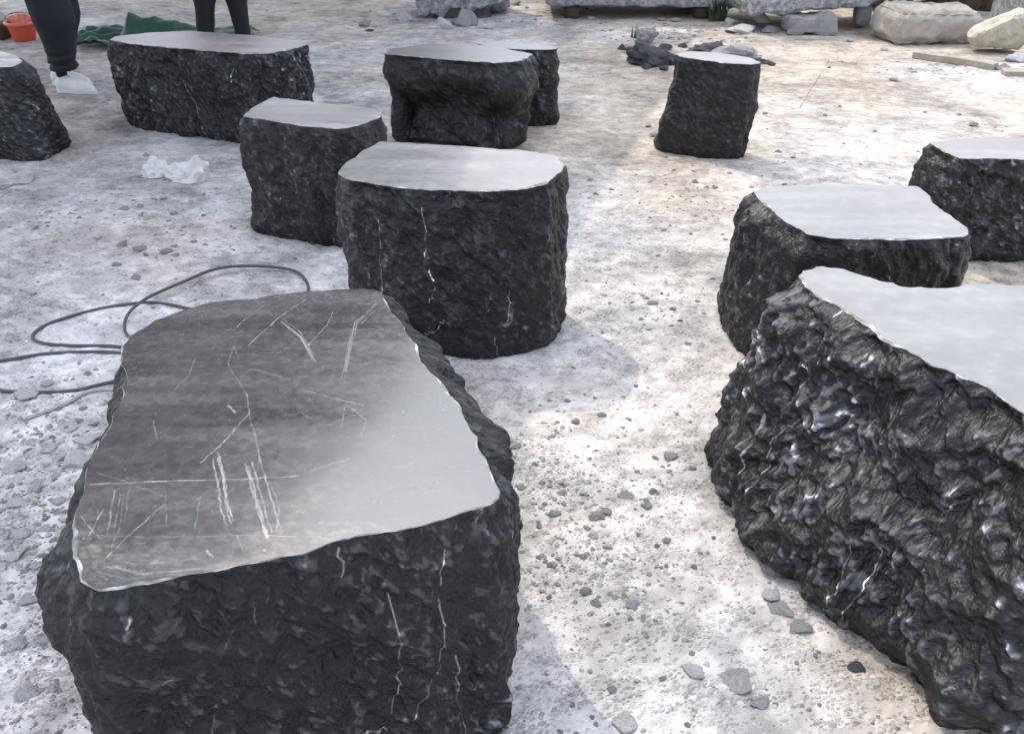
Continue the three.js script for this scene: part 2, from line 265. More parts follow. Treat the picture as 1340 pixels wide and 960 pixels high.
  for (let q = 0; q < 5 * per; q++) { const u = r(), t = r() * 0.8; veins.push({ pts: [[u, t], [u + (r() - 0.5) * 0.02, t + 0.08], [u + (r() - 0.5) * 0.03, t + 0.1 + 0.2 * r()]], width: 1.4 + 1.6 * r(), alpha: 0.5 }); }
  const map = bodyTexture(per, h, seed, veins, o.density ?? 0.7, o.tint ?? [1.0, 0.99, 1.02]);
  const fg = bg.toNonIndexed(); { const q = fg.attributes.position.array, nn = fg.attributes.normal.array; for (let i = 0; i < q.length; i += 9) { const ux = q[i + 3] - q[i], uy = q[i + 4] - q[i + 1], uz = q[i + 5] - q[i + 2], vx = q[i + 6] - q[i], vy = q[i + 7] - q[i + 1], vz = q[i + 8] - q[i + 2]; let a = uy * vz - uz * vy, b = uz * vx - ux * vz, c = ux * vy - uy * vx; const l = Math.hypot(a, b, c) || 1; for (let k = 0; k < 9; k += 3) { nn[i + k] = 0.35 * nn[i + k] + 0.65 * a / l; nn[i + k + 1] = 0.35 * nn[i + k + 1] + 0.65 * b / l; nn[i + k + 2] = 0.35 * nn[i + k + 2] + 0.65 * c / l; const m = Math.hypot(nn[i + k], nn[i + k + 1], nn[i + k + 2]) || 1; nn[i + k] /= m; nn[i + k + 1] /= m; nn[i + k + 2] /= m; } } }
  mesh('split_side', fg, std({ map, vertexColors: true, bumpMap: rep(chipBump, Math.round(per / 0.33), h / 0.33), bumpScale: 0.007, roughness: o.sideRough ?? 0.45, specularIntensity: 0.75 }), root);
  return root;
}
function topMaterial(o, W, D, uvOf) {                                // honed black limestone with grinding streaks, dust and scratches
  const k = o.topPx ?? 420, w = clamp(Math.round(W * k), 64, 1536), h = clamp(Math.round(D * k), 64, 1536), c = document.createElement('canvas'), c2 = document.createElement('canvas');
  c.width = c2.width = w; c.height = c2.height = h;
  const ctx = c.getContext('2d'), rc = c2.getContext('2d'), im = ctx.createImageData(w, h), ir = rc.createImageData(w, h), r = rng(o.seed + 500), ox = r() * 512, oy = r() * 512, dust = o.dust ?? 0.05;
  for (let j = 0; j < h; j++) for (let i = 0; i < w; i++) {
    const streak = pick(N3, i * 0.7 * 420 / k + ox, j * 0.8 * 420 / k + oy), a = pick(N1, i * 0.4 + ox, j * 0.5 + oy), b = pick(N4, i * 1.1, j * 1.1 + oy), q = pick(N1, i * 0.3 + oy, j * 0.3 + 90);
    let v = 0.026 + dust * (0.35 + 1.1 * streak * a * 1.6 + 0.5 * b * b), red = smooth(0.5, 0.62, q);
    const m = (j * w + i) * 4; im.data[m] = toS(v * (1.05 + 0.08 * red)); im.data[m + 1] = toS(v * (1.0 - 0.02 * red)); im.data[m + 2] = toS(v * (0.93 + 0.02 * red)); im.data[m + 3] = 255;
    const g = clamp((o.gloss ?? 0.26) + 0.2 * (streak - 0.5) + 0.16 * (b - 0.5) + 0.1 * (a - 0.5), 0.08, 0.9) * 255; ir.data[m] = ir.data[m + 1] = ir.data[m + 2] = g; ir.data[m + 3] = 255;
  }
  ctx.putImageData(im, 0, 0); rc.putImageData(ir, 0, 0);
  const px = (p) => { const [u, v] = uvOf(p[0], p[1]); return [u * w, v * h]; };
  const s = k / 900;
  for (const [pts, width, alpha, fan = 0] of o.scratches ?? []) {
    const q = pts.map(px);
    for (let n = 0; n <= fan * 1.6; n++) {
      const dx = fan ? (r() - 0.5) * fan * 7 * s : 0, dy = (r() - 0.5) * fan * 14 * s, full = [];
      for (let i = 0; i + 1 < q.length; i++) full.push(...wander([q[i][0] + dx, q[i][1] + dy], [q[i + 1][0] + dx, q[i + 1][1] + dy], r, 7, 2.5 * s));
      for (let i = 0; i + 1 < full.length; i++) { const a = alpha * (0.3 + 0.7 * r()), ww = width * s * (fan ? 0.2 + 0.3 * r() : 0.25 + 0.45 * r()); strokes(ctx, [full[i], full[i + 1]], ww, `rgba(214,206,190,${a})`); strokes(rc, [full[i], full[i + 1]], ww, `rgba(170,170,170,${a})`); }
    }
  }
  for (let n = 0; n < (o.fine ?? 60) * W * D; n++) {                  // fine random scratches and specks of grit
    const x = r() * w, y = r() * h, a = r() < 0.6 ? (r() - 0.5) * 0.5 : r() * 3.1, L = (6 + 60 * r() * r()) * s * 1.6, al = 0.06 + 0.22 * r() * r();
    strokes(ctx, wander([x, y], [x + Math.cos(a) * L, y + Math.sin(a) * L], r, 4, 3 * s), (0.7 + r()) * s * 1.2, `rgba(205,198,185,${al})`);
    if (r() < 0.55) { ctx.fillStyle = `rgba(220,214,200,${0.2 + 0.5 * r()})`; ctx.beginPath(); ctx.ellipse(r() * w, r() * h, (0.8 + 2 * r() * r()) * s, (0.7 + 1.2 * r()) * s, r() * 3, 0, 7); ctx.fill(); }
  }
  for (const [x, y, rx, ry, n] of o.smears ?? []) for (let i = 0; i < n; i++) {   // dried grinding slurry in feathered flecks
    const a = r() * 6.28, q = Math.pow(r(), 0.7), p = px([x + Math.cos(a) * rx * q, y + Math.sin(a) * ry * q]);
    ctx.fillStyle = `rgba(178,170,152,${0.04 + 0.12 * r()})`; ctx.beginPath(); ctx.ellipse(p[0], p[1], (2 + 12 * r() * r()) * s, (1 + 4 * r()) * s, r() * 0.6, 0, 7); ctx.fill();
  }
  const map = new THREE.CanvasTexture(c), rm = new THREE.CanvasTexture(c2); map.colorSpace = THREE.SRGBColorSpace; map.flipY = rm.flipY = false;
  return std({ map, roughnessMap: rm, roughness: 1, ior: o.ior ?? 2.2 });
}

// ------------------------------------------------------------------ the blocks
block({
  name: 'stone_block', label: 'large black block in the foreground with scratched brown honed top', seed: 3, h: 0.56, ds: 0.0036, topPx: 900, dust: 0.064, gloss: 0.24, fine: 300, density: 0.75, worn: 0.5, chip: [1.1, 1.0, 0.5], amp: 0.72, sideRough: 0.6,
  top: [[440, 379, .02, .02], [493, 378, .04, .04], [505, 392, .06, .05], [522, 422, .075, .06], [545, 452, .08, .06], [548, 470, .085, .06], [578, 502, .085, .06], [610, 545, .08, .06], [630, 592, .065, .055], [655, 640, .035, .04], [645, 656, .012, .02], [600, 672, .012, .015],
    [540, 688, .012, .015], [440, 707, .012, .015], [400, 722, .012, .015], [300, 742, .012, .015], [220, 757, .012, .015], [160, 770, .02, .01], [132, 772, .045, .01], [106, 755, .055, .01], [92, 712, .05, .01], [105, 655, .045, .02], [122, 595, .03, .03], [150, 545, .03, .03], [166, 500, .03, .03], [156, 462, .02, .03], [166, 440, .015, .02], [200, 420, .015, .02], [240, 404, .015, .02], [300, 392, .015, .02], [380, 384, .015, .02]],
  scratches: [
    [[[322, 515], [326, 545], [335, 575], [340, 605]], 3, 0.55], [[[326, 540], [300, 570], [280, 590], [262, 605]], 4, 0.75], [[[305, 600], [345, 560]], 2, 0.35],
    [[[285, 595], [292, 625], [296, 660], [303, 680]], 5, 0.7, 2], [[[326, 605], [338, 650], [352, 698]], 5, 0.7, 3], [[[118, 634], [200, 630], [320, 627], [390, 622]], 4, 0.7], [[[125, 618], [170, 632], [216, 650]], 2, 0.5],
    [[[160, 638], [152, 690]], 3, 0.5, 3], [[[215, 660], [180, 690], [140, 728]], 3, 0.5], [[[120, 700], [200, 703], [300, 700], [420, 702]], 2, 0.45], [[[105, 675], [130, 705]], 3, 0.6], [[[136, 665], [116, 700]], 3, 0.6],
    [[[400, 392], [365, 415], [325, 452]], 3.5, 0.7], [[[345, 400], [320, 418], [305, 432]], 3, 0.5], [[[370, 420], [395, 440], [412, 470]], 4, 0.5, 3], [[[435, 408], [428, 425], [402, 452]], 3, 0.6], [[[490, 400], [462, 425], [448, 490]], 3, 0.45, 3],
    [[[310, 478], [340, 485], [370, 494]], 2.5, 0.6], [[[312, 470], [306, 452], [298, 475], [305, 490], [322, 515]], 2.5, 0.5], [[[395, 510], [440, 522], [475, 530]], 3, 0.6], [[[452, 528], [446, 560]], 2.5, 0.4], [[[452, 528], [480, 550], [472, 570]], 3, 0.45], [[[255, 468], [248, 490], [228, 510]], 2.5, 0.5],
    [[[200, 550], [205, 575]], 2.5, 0.55], [[[352, 630], [365, 660], [362, 695]], 3, 0.4], [[[365, 545], [395, 540], [410, 550]], 2, 0.35], [[[250, 660], [262, 650], [255, 690]], 2.5, 0.4], [[[215, 640], [217, 690]], 2, 0.4], [[[270, 720], [278, 728]], 5, 0.6], [[[298, 530], [308, 540]], 8, 0.5], [[[310, 700], [318, 720]], 2, 0.4], [[[150, 700], [145, 720]], 2, 0.5], [[[390, 622], [430, 608], [458, 600]], 2.5, 0.5], [[[140, 735], [180, 745], [260, 738]], 5, 0.3, 3]],
  smears: [[120, 715, 40, 50, 260], [200, 735, 110, 26, 300], [330, 690, 60, 40, 120], [170, 500, 40, 50, 80], [430, 700, 90, 20, 160], [250, 640, 120, 70, 150]],
  veins: [{ pts: [[11.4, .08], [11.6, .25], [11.5, .4], [11.7, .55], [12.2, .7]], width: 3 }, { pts: [[12.4, .2], [12.3, .5], [12.5, .66]], width: 2.5 }, { pts: [[13.0, .02], [13.02, .1]], width: 4 }, { pts: [[11.2, .5], [11.1, .75], [11.0, .9]], width: 3 }, { pts: [[12.6, .72], [12.9, .7], [13.3, .73]], width: 3.5 }],
});
block({
  name: 'stone_block', label: 'black block in the middle with the sun whitening half its top', seed: 7, h: 0.565, ds: 0.0062, topPx: 620, dust: 0.2, gloss: 0.36, fine: 90, density: 0.7, worn: 0.45, chip: [1.2, 1.0, 0.4], amp: 0.62,
  top: [[497, 185], [530, 186], [590, 190], [680, 196], [728, 203], [738, 213], [736, 222], [715, 240], [690, 246], [640, 250], [560, 248], [500, 242], [455, 234], [443, 227], [447, 218], [470, 200]],
  scratches: [[[[520, 193], [560, 205]], 3, 0.5], [[[470, 222], [530, 236], [570, 242]], 3, 0.4], [[[560, 200], [630, 215]], 2, 0.4], [[[460, 226], [580, 222]], 2, 0.3]],
  veins: [{ pts: [[10.1, .06], [10.08, .26], [10.1, .36]], width: 4.5 }, { pts: [[10.0, .42], [9.95, .54], [10.05, .62]], width: 4 }, { pts: [[8.6, .5], [8.5, .62], [8.6, .72]], width: 3.5 }, { pts: [[8.9, .82], [8.8, .95]], width: 4 }, { pts: [[10.2, .82], [9.9, .78], [9.8, .72]], width: 4 }, { pts: [[11.2, .2], [11.25, .45], [11.2, .62]], width: 3.5 }],
});
block({
  name: 'stone_block', label: 'black block left of the middle block with a wet ring on top', seed: 12, h: 0.5, ds: 0.009, topPx: 420, dust: 0.27, gloss: 0.42, density: 0.8, worn: 0.45, amp: 0.7, chip: [1.4, 0.9, 0.6],
  top: [[358, 126], [400, 132], [490, 142], [500, 150], [492, 156], [457, 167], [438, 168], [400, 165], [318, 152], [327, 143]],
});
block({
  name: 'stone_block', label: 'black block with deeply hollowed overhanging front behind the middle block', seed: 17, h: 0.5, ds: 0.010, topPx: 320, dust: 0.13, gloss: 0.36, density: 0.4, worn: 0.4, amp: 0.85, chip: [0.8, 0.8, 0.2], undercut: 0.12,
  top: [[501, 70, .01, .0], [512, 63], [566, 56], [640, 59], [697, 70, .02, -.03], [683, 79, .01, -.03], [652, 82, .01, -.02], [601, 79, .01, -.02], [534, 73, .01, -.01]],
  hollow: (x, y, z, p) => smooth(-0.2, 0.9, p.mz) * smooth(0.42, 0.2, y + 0.12 * fbm(x * 4, 1, z, 3, 2)) * (0.04 + 0.13 * clamp(0.5 + 1.4 * fbm(x * 3.4 + 2, y * 4, 4, 3, 6), 0, 1)),
});
block({
  name: 'stone_block', label: 'small dark block peeking out behind the hollowed block', seed: 21, h: 0.45, ds: 0.012, topPx: 256, dust: 0.13, gloss: 0.36, density: 0.6, worn: 0.4, amp: 0.7,
  top: [[625, 57], [642, 53], [700, 57], [731, 61], [729, 64, .0, -.03], [705, 65, .0, -.02], [650, 63]],
});
block({
  name: 'stone_block', label: 'long low black block like a bench in front of green tarpaulin', seed: 27, h: 0.49, ds: 0.009, topPx: 320, dust: 0.3, gloss: 0.42, density: 1.3, worn: 0.7, amp: 0.8, chip: [2.0, 1.1, 0.8],
  top: [[142, 52, .01, .0], [152, 47], [200, 42], [245, 40], [330, 46], [400, 54], [403, 58, .0, -.03], [385, 63], [350, 70], [320, 70], [260, 65], [200, 60], [170, 57]],
  veins: [{ pts: [[10.4, .32], [10.3, .5], [10.15, .7], [10.05, .95]], width: 4.5 }, { pts: [[9.3, .15], [9.35, .3]], width: 4 }],
});
block({
  name: 'stone_block', label: 'black block cut off by the left edge with sloping side', seed: 31, h: 0.47, ds: 0.010, topPx: 256, dust: 0.13, gloss: 0.36, density: 1.2, worn: 0.7, amp: 0.8, chip: [1.6, 1.2, 0.5],
  top: [[-110, 78], [-60, 66], [0, 66], [22, 73, .05, .15], [30, 79, .05, .16], [18, 87, .03, .1], [0, 88, .02, .06], [-60, 88]],
});
block({
  name: 'stone_block', label: 'small rounded black block standing alone in the sun', seed: 37, h: 0.5, ds: 0.010, topPx: 320, dust: 0.16, gloss: 0.4, density: 0.35, worn: 0.3, amp: 0.5, chip: [1.5, 1.3, 0.3],
  top: [[883, 70, .01, .09], [900, 67], [940, 68], [985, 76], [997, 82, .0, -.03], [985, 84, .0, -.02], [950, 82, .0, .0], [910, 77, .0, .02], [888, 73, .01, .07]],
});
block({
  name: 'stone_block', label: 'black block with bright top behind the big right block', seed: 43, h: 0.45, ds: 0.0075, topPx: 420, dust: 0.2, gloss: 0.42, density: 0.8, worn: 0.7, amp: 0.8, chip: [1.5, 0.7, 0.5],
  top: [[985, 249, .03, .07], [1002, 245], [1060, 241], [1130, 241], [1200, 243], [1212, 250], [1222, 265], [1268, 300, .02, .03], [1262, 310], [1180, 313], [1090, 312], [1058, 306, .03, .06], [1030, 290, .05, .12], [1002, 268, .05, .11]],
});
block({
  name: 'stone_block', label: 'huge jagged black block at the right edge with pale honed top', seed: 61, h: 0.55, ds: 0.0038, topPx: 420, dust: 0.2, gloss: 0.42, density: 1.25, worn: 1.0, amp: 1.3, sideRough: 0.47, chip: [0.9, 0.72, 0.3], ragged: 1.8, undercut: 0.05,
  top: [[1048, 353, .05, .17], [1075, 347, .03, .05], [1110, 352], [1150, 365], [1180, 375], [1230, 377], [1260, 372], [1340, 372], [1450, 385], [1560, 420], [1620, 520], [1560, 640, .04, .1], [1430, 600, .05, .22], [1340, 541, .05, .26], [1300, 512, .05, .28], [1255, 491, .05, .28], [1212, 470, .05, .26], [1182, 453, .05, .26], [1150, 440, .05, .25], [1120, 415, .06, .24], [1095, 400, .06, .22], [1070, 386, .06, .2], [1052, 370, .06, .2]],
  veins: [{ pts: [[19.2, .45], [19.7, .55], [19.3, .66], [19.1, .8]], width: 4.5 }, { pts: [[20.6, .5], [20.4, .65], [20.3, .75]], width: 6 }, { pts: [[19.5, .1], [19.6, .3], [19.9, .44]], width: 4 }, { pts: [[14.4, .6], [14.2, .75], [14.5, .9]], width: 4 }, { pts: [[15.2, .62], [15.0, .8], [15.3, .95]], width: 3.5 }, { pts: [[17.3, .4], [17.2, .6]], width: 3 }],
});
block({
  name: 'stone_block', label: 'black block cut off by the right edge farther back', seed: 58, h: 0.42, ds: 0.009, topPx: 320, dust: 0.2, gloss: 0.42, density: 0.9, worn: 0.6, amp: 0.9, chip: [1.1, 1.1, 0.4],
  top: [[1217, 185, .01, .03], [1262, 181], [1340, 180], [1450, 182], [1480, 195], [1440, 206], [1340, 208], [1290, 207], [1258, 208], [1240, 200, .02, .03], [1225, 192, .02, .04]],
});

// ------------------------------------------------------------------ rocks, rubble, slabs
const rockMap = (r0, g0, b0, c = 0.5) => { const t = dataTex(256, 256, (i, j) => { const v = 1 - c + c * 2 * (0.5 * pick(N1, i * 2, j * 2) + 0.3 * pick(N2, i * 2, j * 2) + 0.2 * pick(N4, i * 2, j * 2)); return [r0 * v, g0 * v, b0 * v]; }, true); return t; };
const rockMat = (r0, g0, b0, c, rough = 0.9) => std({ map: rockMap(r0, g0, b0, c), roughness: rough, bumpMap: stoneBump, bumpScale: 0.006, specularIntensity: 0.5 });
const M = { dusty: rockMat(.46, .45, .45, .5), grey: rockMat(.3, .29, .28, .6), dark: rockMat(.075, .075, .08, .7), pale: rockMat(.5, .48, .45, .5), sand: rockMat(.37, .335, .285, .5), marble: std({ map: rep(dataTex(512, 512, (i, j) => { const a = pick(N2, i, j), b = pick(N4, i * 1.5, j * 1.5), v = 0.2 + 0.26 * smooth(0.36, 0.72, 0.6 * a + 0.45 * b); return [v, v * 1.01, v * 1.03]; }, true), 1.6, 1.6), roughness: 0.85, bumpMap: stoneBump, bumpScale: 0.01, specularIntensity: 0.5 }), brown: rockMat(.075, .055, .04, .6), cream: rockMat(.47, .43, .34, .7) };
function rockGeo(seed, detail = 3, cuts = 9, nAmp = 0.08) {          // a ball cut by random planes, then roughened; radius about 1
  const r = rng(seed), g = mergeVertices(new THREE.IcosahedronGeometry(1, detail).deleteAttribute('normal').deleteAttribute('uv')), p = g.attributes.position, planes = [];
  for (let i = 0; i < cuts; i++) { const v = new THREE.Vector3(r() - 0.5, r() - 0.5, r() - 0.5).normalize(); planes.push([v, 0.42 + 0.38 * r()]); }
  const v = new THREE.Vector3(), uv = [];
  for (let i = 0; i < p.count; i++) {
    v.fromBufferAttribute(p, i).normalize(); let s = 1; for (const [n, d] of planes) { const c = v.dot(n); if (c * s > d) s = d / c; }
    s *= 1 + nAmp * fbm(v.x * 2.5 + seed, v.y * 2.5, v.z * 2.5, 4, seed) * 1.6;
    v.multiplyScalar(s); p.setXYZ(i, v.x, v.y, v.z); uv.push(v.x + 0.4 * v.y, v.z + 0.5 * v.y);
  }
  g.setAttribute('uv', new THREE.Float32BufferAttribute(uv, 2)); return toCreasedNormals(g, 0.42);
}
const rockG = [1, 2, 3, 4, 5, 6, 7, 8].map((s) => rockGeo(s * 7 + 1, 5, 13, 0.12));
let rockN = 0;
function rock(px, py, wpx, flat, m, label, group, depth = 1, turn) {  // px, py: the middle of its foot
  const p = at(px, py), w = wpx / scaleAt(py) / 2, o = mesh('loose_rock', rockG[rockN % 8], m);
  o.scale.set(w * 1.12, w * flat * 1.1, w * depth); o.position.set(p.x, groundH(p.x, p.z) + w * flat * 0.35, p.z - w * depth * 0.6); o.rotation.y = turn ?? (rockN * 2.4) % 0.9 - 0.45; rockN++;
  return tag(o, label, 'rock', group);
}
// left foreground
rock(96, 612, 40, 0.62, M.dusty, 'pale angular rock touching the left side of the foreground block');
rock(8, 618, 34, 0.42, M.dusty, 'pale flat rock at the left edge, lowest of the pair by the hose', 'dusty rocks left of the foreground block');
const chipL = 'dusty grey stone piece on the rubble left of the foreground block', chipLg = 'stone pieces left of the foreground block';
for (const [x, y, w, f] of [[28, 522, 34, .35], [60, 505, 16, .5], [86, 562, 32, .3], [112, 582, 36, .28], [62, 590, 26, .3], [38, 582, 22, .35], [16, 660, 30, .4], [40, 640, 22, .4], [70, 655, 20, .4], [22, 700, 26, .4], [55, 690, 18, .4], [12, 730, 36, .35], [44, 738, 20, .4], [80, 690, 16, .4], [30, 790, 26, .4], [10, 850, 34, .35], [52, 840, 20, .4], [30, 915, 30, .35], [68, 905, 18, .4]]) rock(x, y, w, f, M.dusty, y < 600 ? 'dusty flat stone piece in the rubble just below the nearest hose' : y < 760 ? 'dusty stone piece in the rubble beside the top of the foreground block' : 'dusty stone piece in the bottom left corner beside the foreground block', chipLg);
rock(28, 240, 34, 0.2, M.dusty, 'flat pale stone flake in front of the left edge block');
rock(2, 246, 26, 0.2, M.grey, 'thin grey stone flake at the left edge');
const chipM = 'small grey stone chip on the shaded ground below the white bag', chipMg = 'chips on the shaded ground left';
for (const [x, y, w, f] of [[182, 273, 13, .5], [212, 262, 10, .4], [155, 321, 15, .45], [178, 325, 20, .4], [216, 330, 16, .45], [228, 333, 13, .35], [227, 322, 9, .5], [162, 315, 8, .5], [175, 363, 18, .5], [150, 346, 13, .4], [60, 297, 6, .6], [225, 280, 12, .4], [252, 315, 9, .4], [160, 275, 16, .25], [42, 384, 10, .4], [255, 392, 6, .6]]) rock(x, y, w, f, M.grey, y < 300 ? 'small grey chip just below the white plastic bags' : x > 140 && y < 340 ? 'grey chip in the cluster halfway between the bags and the hose' : 'small grey chip just above the looped hose', chipMg);
rock(190, 206, 12, 0.5, M.sand, 'small yellowish stone just behind the white bags');
// ground between the front blocks
const chipS = 'small grey stone chip on the sunlit ground between the two front blocks', chipSg = 'chips on the sunlit ground';
for (const [x, y, w, f] of [[725, 678, 18, .4], [778, 683, 24, .35], [792, 675, 17, .45], [767, 778, 16, .6], [780, 792, 17, .6], [719, 782, 10, .6], [874, 710, 14, .5], [909, 743, 12, .6], [878, 602, 22, .35], [854, 648, 14, .5], [845, 665, 16, .35], [953, 637, 13, .4], [820, 652, 24, .25], [735, 650, 16, .3], [706, 690, 10, .5], [722, 742, 18, .35], [860, 716, 8, .7], [934, 706, 7, .6], [752, 556, 13, .5], [788, 545, 12, .4], [742, 525, 10, .5], [676, 590, 18, .35], [684, 645, 14, .35], [700, 613, 12, .4], [906, 615, 12, .4], [795, 820, 10, .5], [800, 905, 14, .4], [868, 890, 9, .5], [900, 950, 10, .5], [750, 925, 9, .5], [764, 730, 12, .5], [705, 730, 10, .4], [836, 700, 8, .5]]) rock(x, y, w, f, M.grey, x < 712 ? 'small grey chip lying close to the right side of the foreground block' : y < 560 ? 'small grey chip within the shadow of the middle block' : y > 810 ? 'small grey chip near the bottom edge of the sunlit gap' : x > 865 ? 'small grey chip on bare sunlit ground left of the huge right block' : y < 690 ? 'grey chip at the upper end of the sunlit gravel patch' : 'grey chip at the lower end of the sunlit gravel patch', chipSg);
rock(826, 797, 22, 0.6, M.dusty, 'wedge shaped grey stone chip alone in the middle of the sunlit gap');
rock(815, 954, 36, 0.3, M.dusty, 'flat stone flake at the bottom edge between the front blocks');
rock(911, 890, 22, 0.4, M.dusty, 'narrow pointed pale flake in the foreground gap', null, 1.7, 1.2);
rock(968, 902, 48, 0.28, M.grey, 'long flat grey stone slab in the foreground, larger of two', null, 1.0, -0.5);
rock(998, 928, 30, 0.35, M.grey, 'grey slab piece touching the long flat foreground slab');
rock(1013, 788, 30, 0.6, M.dusty, 'pale cube shaped chip at the foot of the huge right block');
rock(1024, 808, 40, 0.22, M.grey, 'flat broken stone plate at the foot of the huge right block');
rock(1048, 832, 32, 0.45, M.grey, 'grey angular chip nearest the camera by the huge right block');
rock(1120, 880, 26, 0.4, M.dark, 'dark chip half under the huge right block');
// far ground
rock(1169, 106, 14, 0.6, M.pale, 'single white stone on the tan ground right of the lone block');
const chipF = 'small dark stone lying on the tan ground at the back right', chipFg = 'small stones on the tan ground';
for (const [x, y, w, f] of [[1276, 165, 12, .6], [1146, 170, 7, .6], [1212, 146, 6, .6], [1028, 240, 9, .6], [910, 240, 10, .7], [936, 246, 9, .7], [925, 246, 6, .6], [848, 165, 10, .5], [858, 178, 14, .4], [868, 204, 16, .3], [862, 332, 9, .4], [1040, 205, 10, .4], [1020, 198, 12, .35], [1100, 140, 6, .6], [1256, 150, 7, .5], [1080, 150, 6, .5], [1002, 148, 8, .4], [955, 228, 8, .4], [870, 300, 9, .4], [905, 305, 7, .5], [780, 255, 10, .4], [800, 248, 7, .5], [772, 236, 8, .4], [880, 405, 10, .4], [855, 398, 14, .3], [900, 450, 10, .4]]) rock(x, y, w, f, M.grey, y > 295 ? 'small grey chip on sunlit ground between the middle block and the right blocks' : x < 830 ? 'tiny chip on the shaded ground just behind the middle block' : x > 1090 ? 'tiny dark stone on the tan ground above the right edge block' : y > 215 ? 'small dark stone on open sunlit ground below the lone block' : 'small dark stone near the foot of the lone block', chipFg);
rock(478, 34, 20, 0.75, M.grey, 'small block shaped grey rock, leftmost of the back row');
rock(484, 41, 14, 0.35, M.dark, 'low dark stone in front of the leftmost back rock');
rock(528, 28, 28, 0.6, M.dusty, 'pale squarish rock, second from the left in the back row');
rock(580, 39, 21, 0.95, M.dusty, 'cube like grey rock below the hanging grey block');
rock(606, 36, 34, 0.85, M.grey, 'pointed grey rock leaning beside the cube like rock', null, 0.8);
rock(594, 33, 16, 0.7, M.grey, 'small rock wedged between the cube like and the pointed rock');
rock(640, 38, 12, 0.5, M.dusty, 'tiny stone right of the pointed rock');
rock(670, 6, 30, 0.7, M.cream, 'cream boulder at the top edge beside the grey block');
const chipB = 'small stone lying before the long raised slab', chipBg = 'stones before the raised slab';
for (const [x, y, w] of [[706, 22, 9], [735, 20, 12], [750, 19, 12], [727, 27, 10], [772, 26, 14], [865, 27, 14], [885, 28, 16], [900, 38, 12], [918, 42, 10], [690, 10, 8]]) rock(x, y, w, 0.4, M.grey, x > 850 ? 'small stone before the right end of the raised slab' : 'small stone before the left end of the raised slab', chipBg);
// dark heap behind the lone block
const heap = [[858, 84, 62, .62, M.dark, 'largest dark rough rock of the heap left of the lone block', 1.0], [835, 72, 40, .55, M.dark, 'dark rock at the left end of the heap'], [845, 58, 34, .7, M.grey, 'upper grey rock on the back of the dark heap'], [880, 84, 34, .5, M.dark, 'dark rock tucked against the lone block'], [925, 76, 60, .35, M.dark, 'low dark rock behind the top of the lone block'], [975, 82, 64, .42, M.grey, 'broad low grey rock right behind the lone block'], [997, 84, 26, .4, M.dark, 'small dark rock at the right end of the heap']];
for (const [x, y, w] of [[815, 66, 16], [826, 80, 14], [846, 90, 16], [868, 92, 14], [872, 66, 18], [895, 62, 16], [940, 62, 18], [1012, 86, 12]]) rock(x, y, w, 0.6, M.dark, 'small dark rubble stone at the edge of the dark heap', 'rubble round the dark heap');
for (const [x, y, w, f, m, l, d] of heap) { const o = rock(x, y, w, f, m, l, 'heap of dark rocks', d ?? 0.8); o.geometry = rockGeo(200 + x, 5, 9, 0.42); }
rock(975, 44, 50, 0.35, M.pale, 'white flat rock at the foot of the tilted slab');
rock(1000, 30, 30, 0.6, M.pale, 'white upright rock beside the tilted slab');
rock(958, 32, 22, 0.5, M.pale, 'small white rock left of the white flat rock');
rock(1008, 42, 30, 0.35, M.grey, 'grey flat rock under the low corner of the tilted slab');
rock(1112, 54, 10, 0.6, M.pale, 'tiny white stone in the shade of the tilted slab');
rock(1158, 67, 11, 0.5, M.pale, 'tiny white stone before the sandstone block');
rock(1314, 92, 22, 0.7, M.grey, 'grey rock between the two wooden planks');
rock(1336, 82, 34, 0.6, M.dusty, 'pale rock at the right edge below the boulder');
rock(1328, 96, 24, 0.5, M.cream, 'cream stone behind the right plank end');

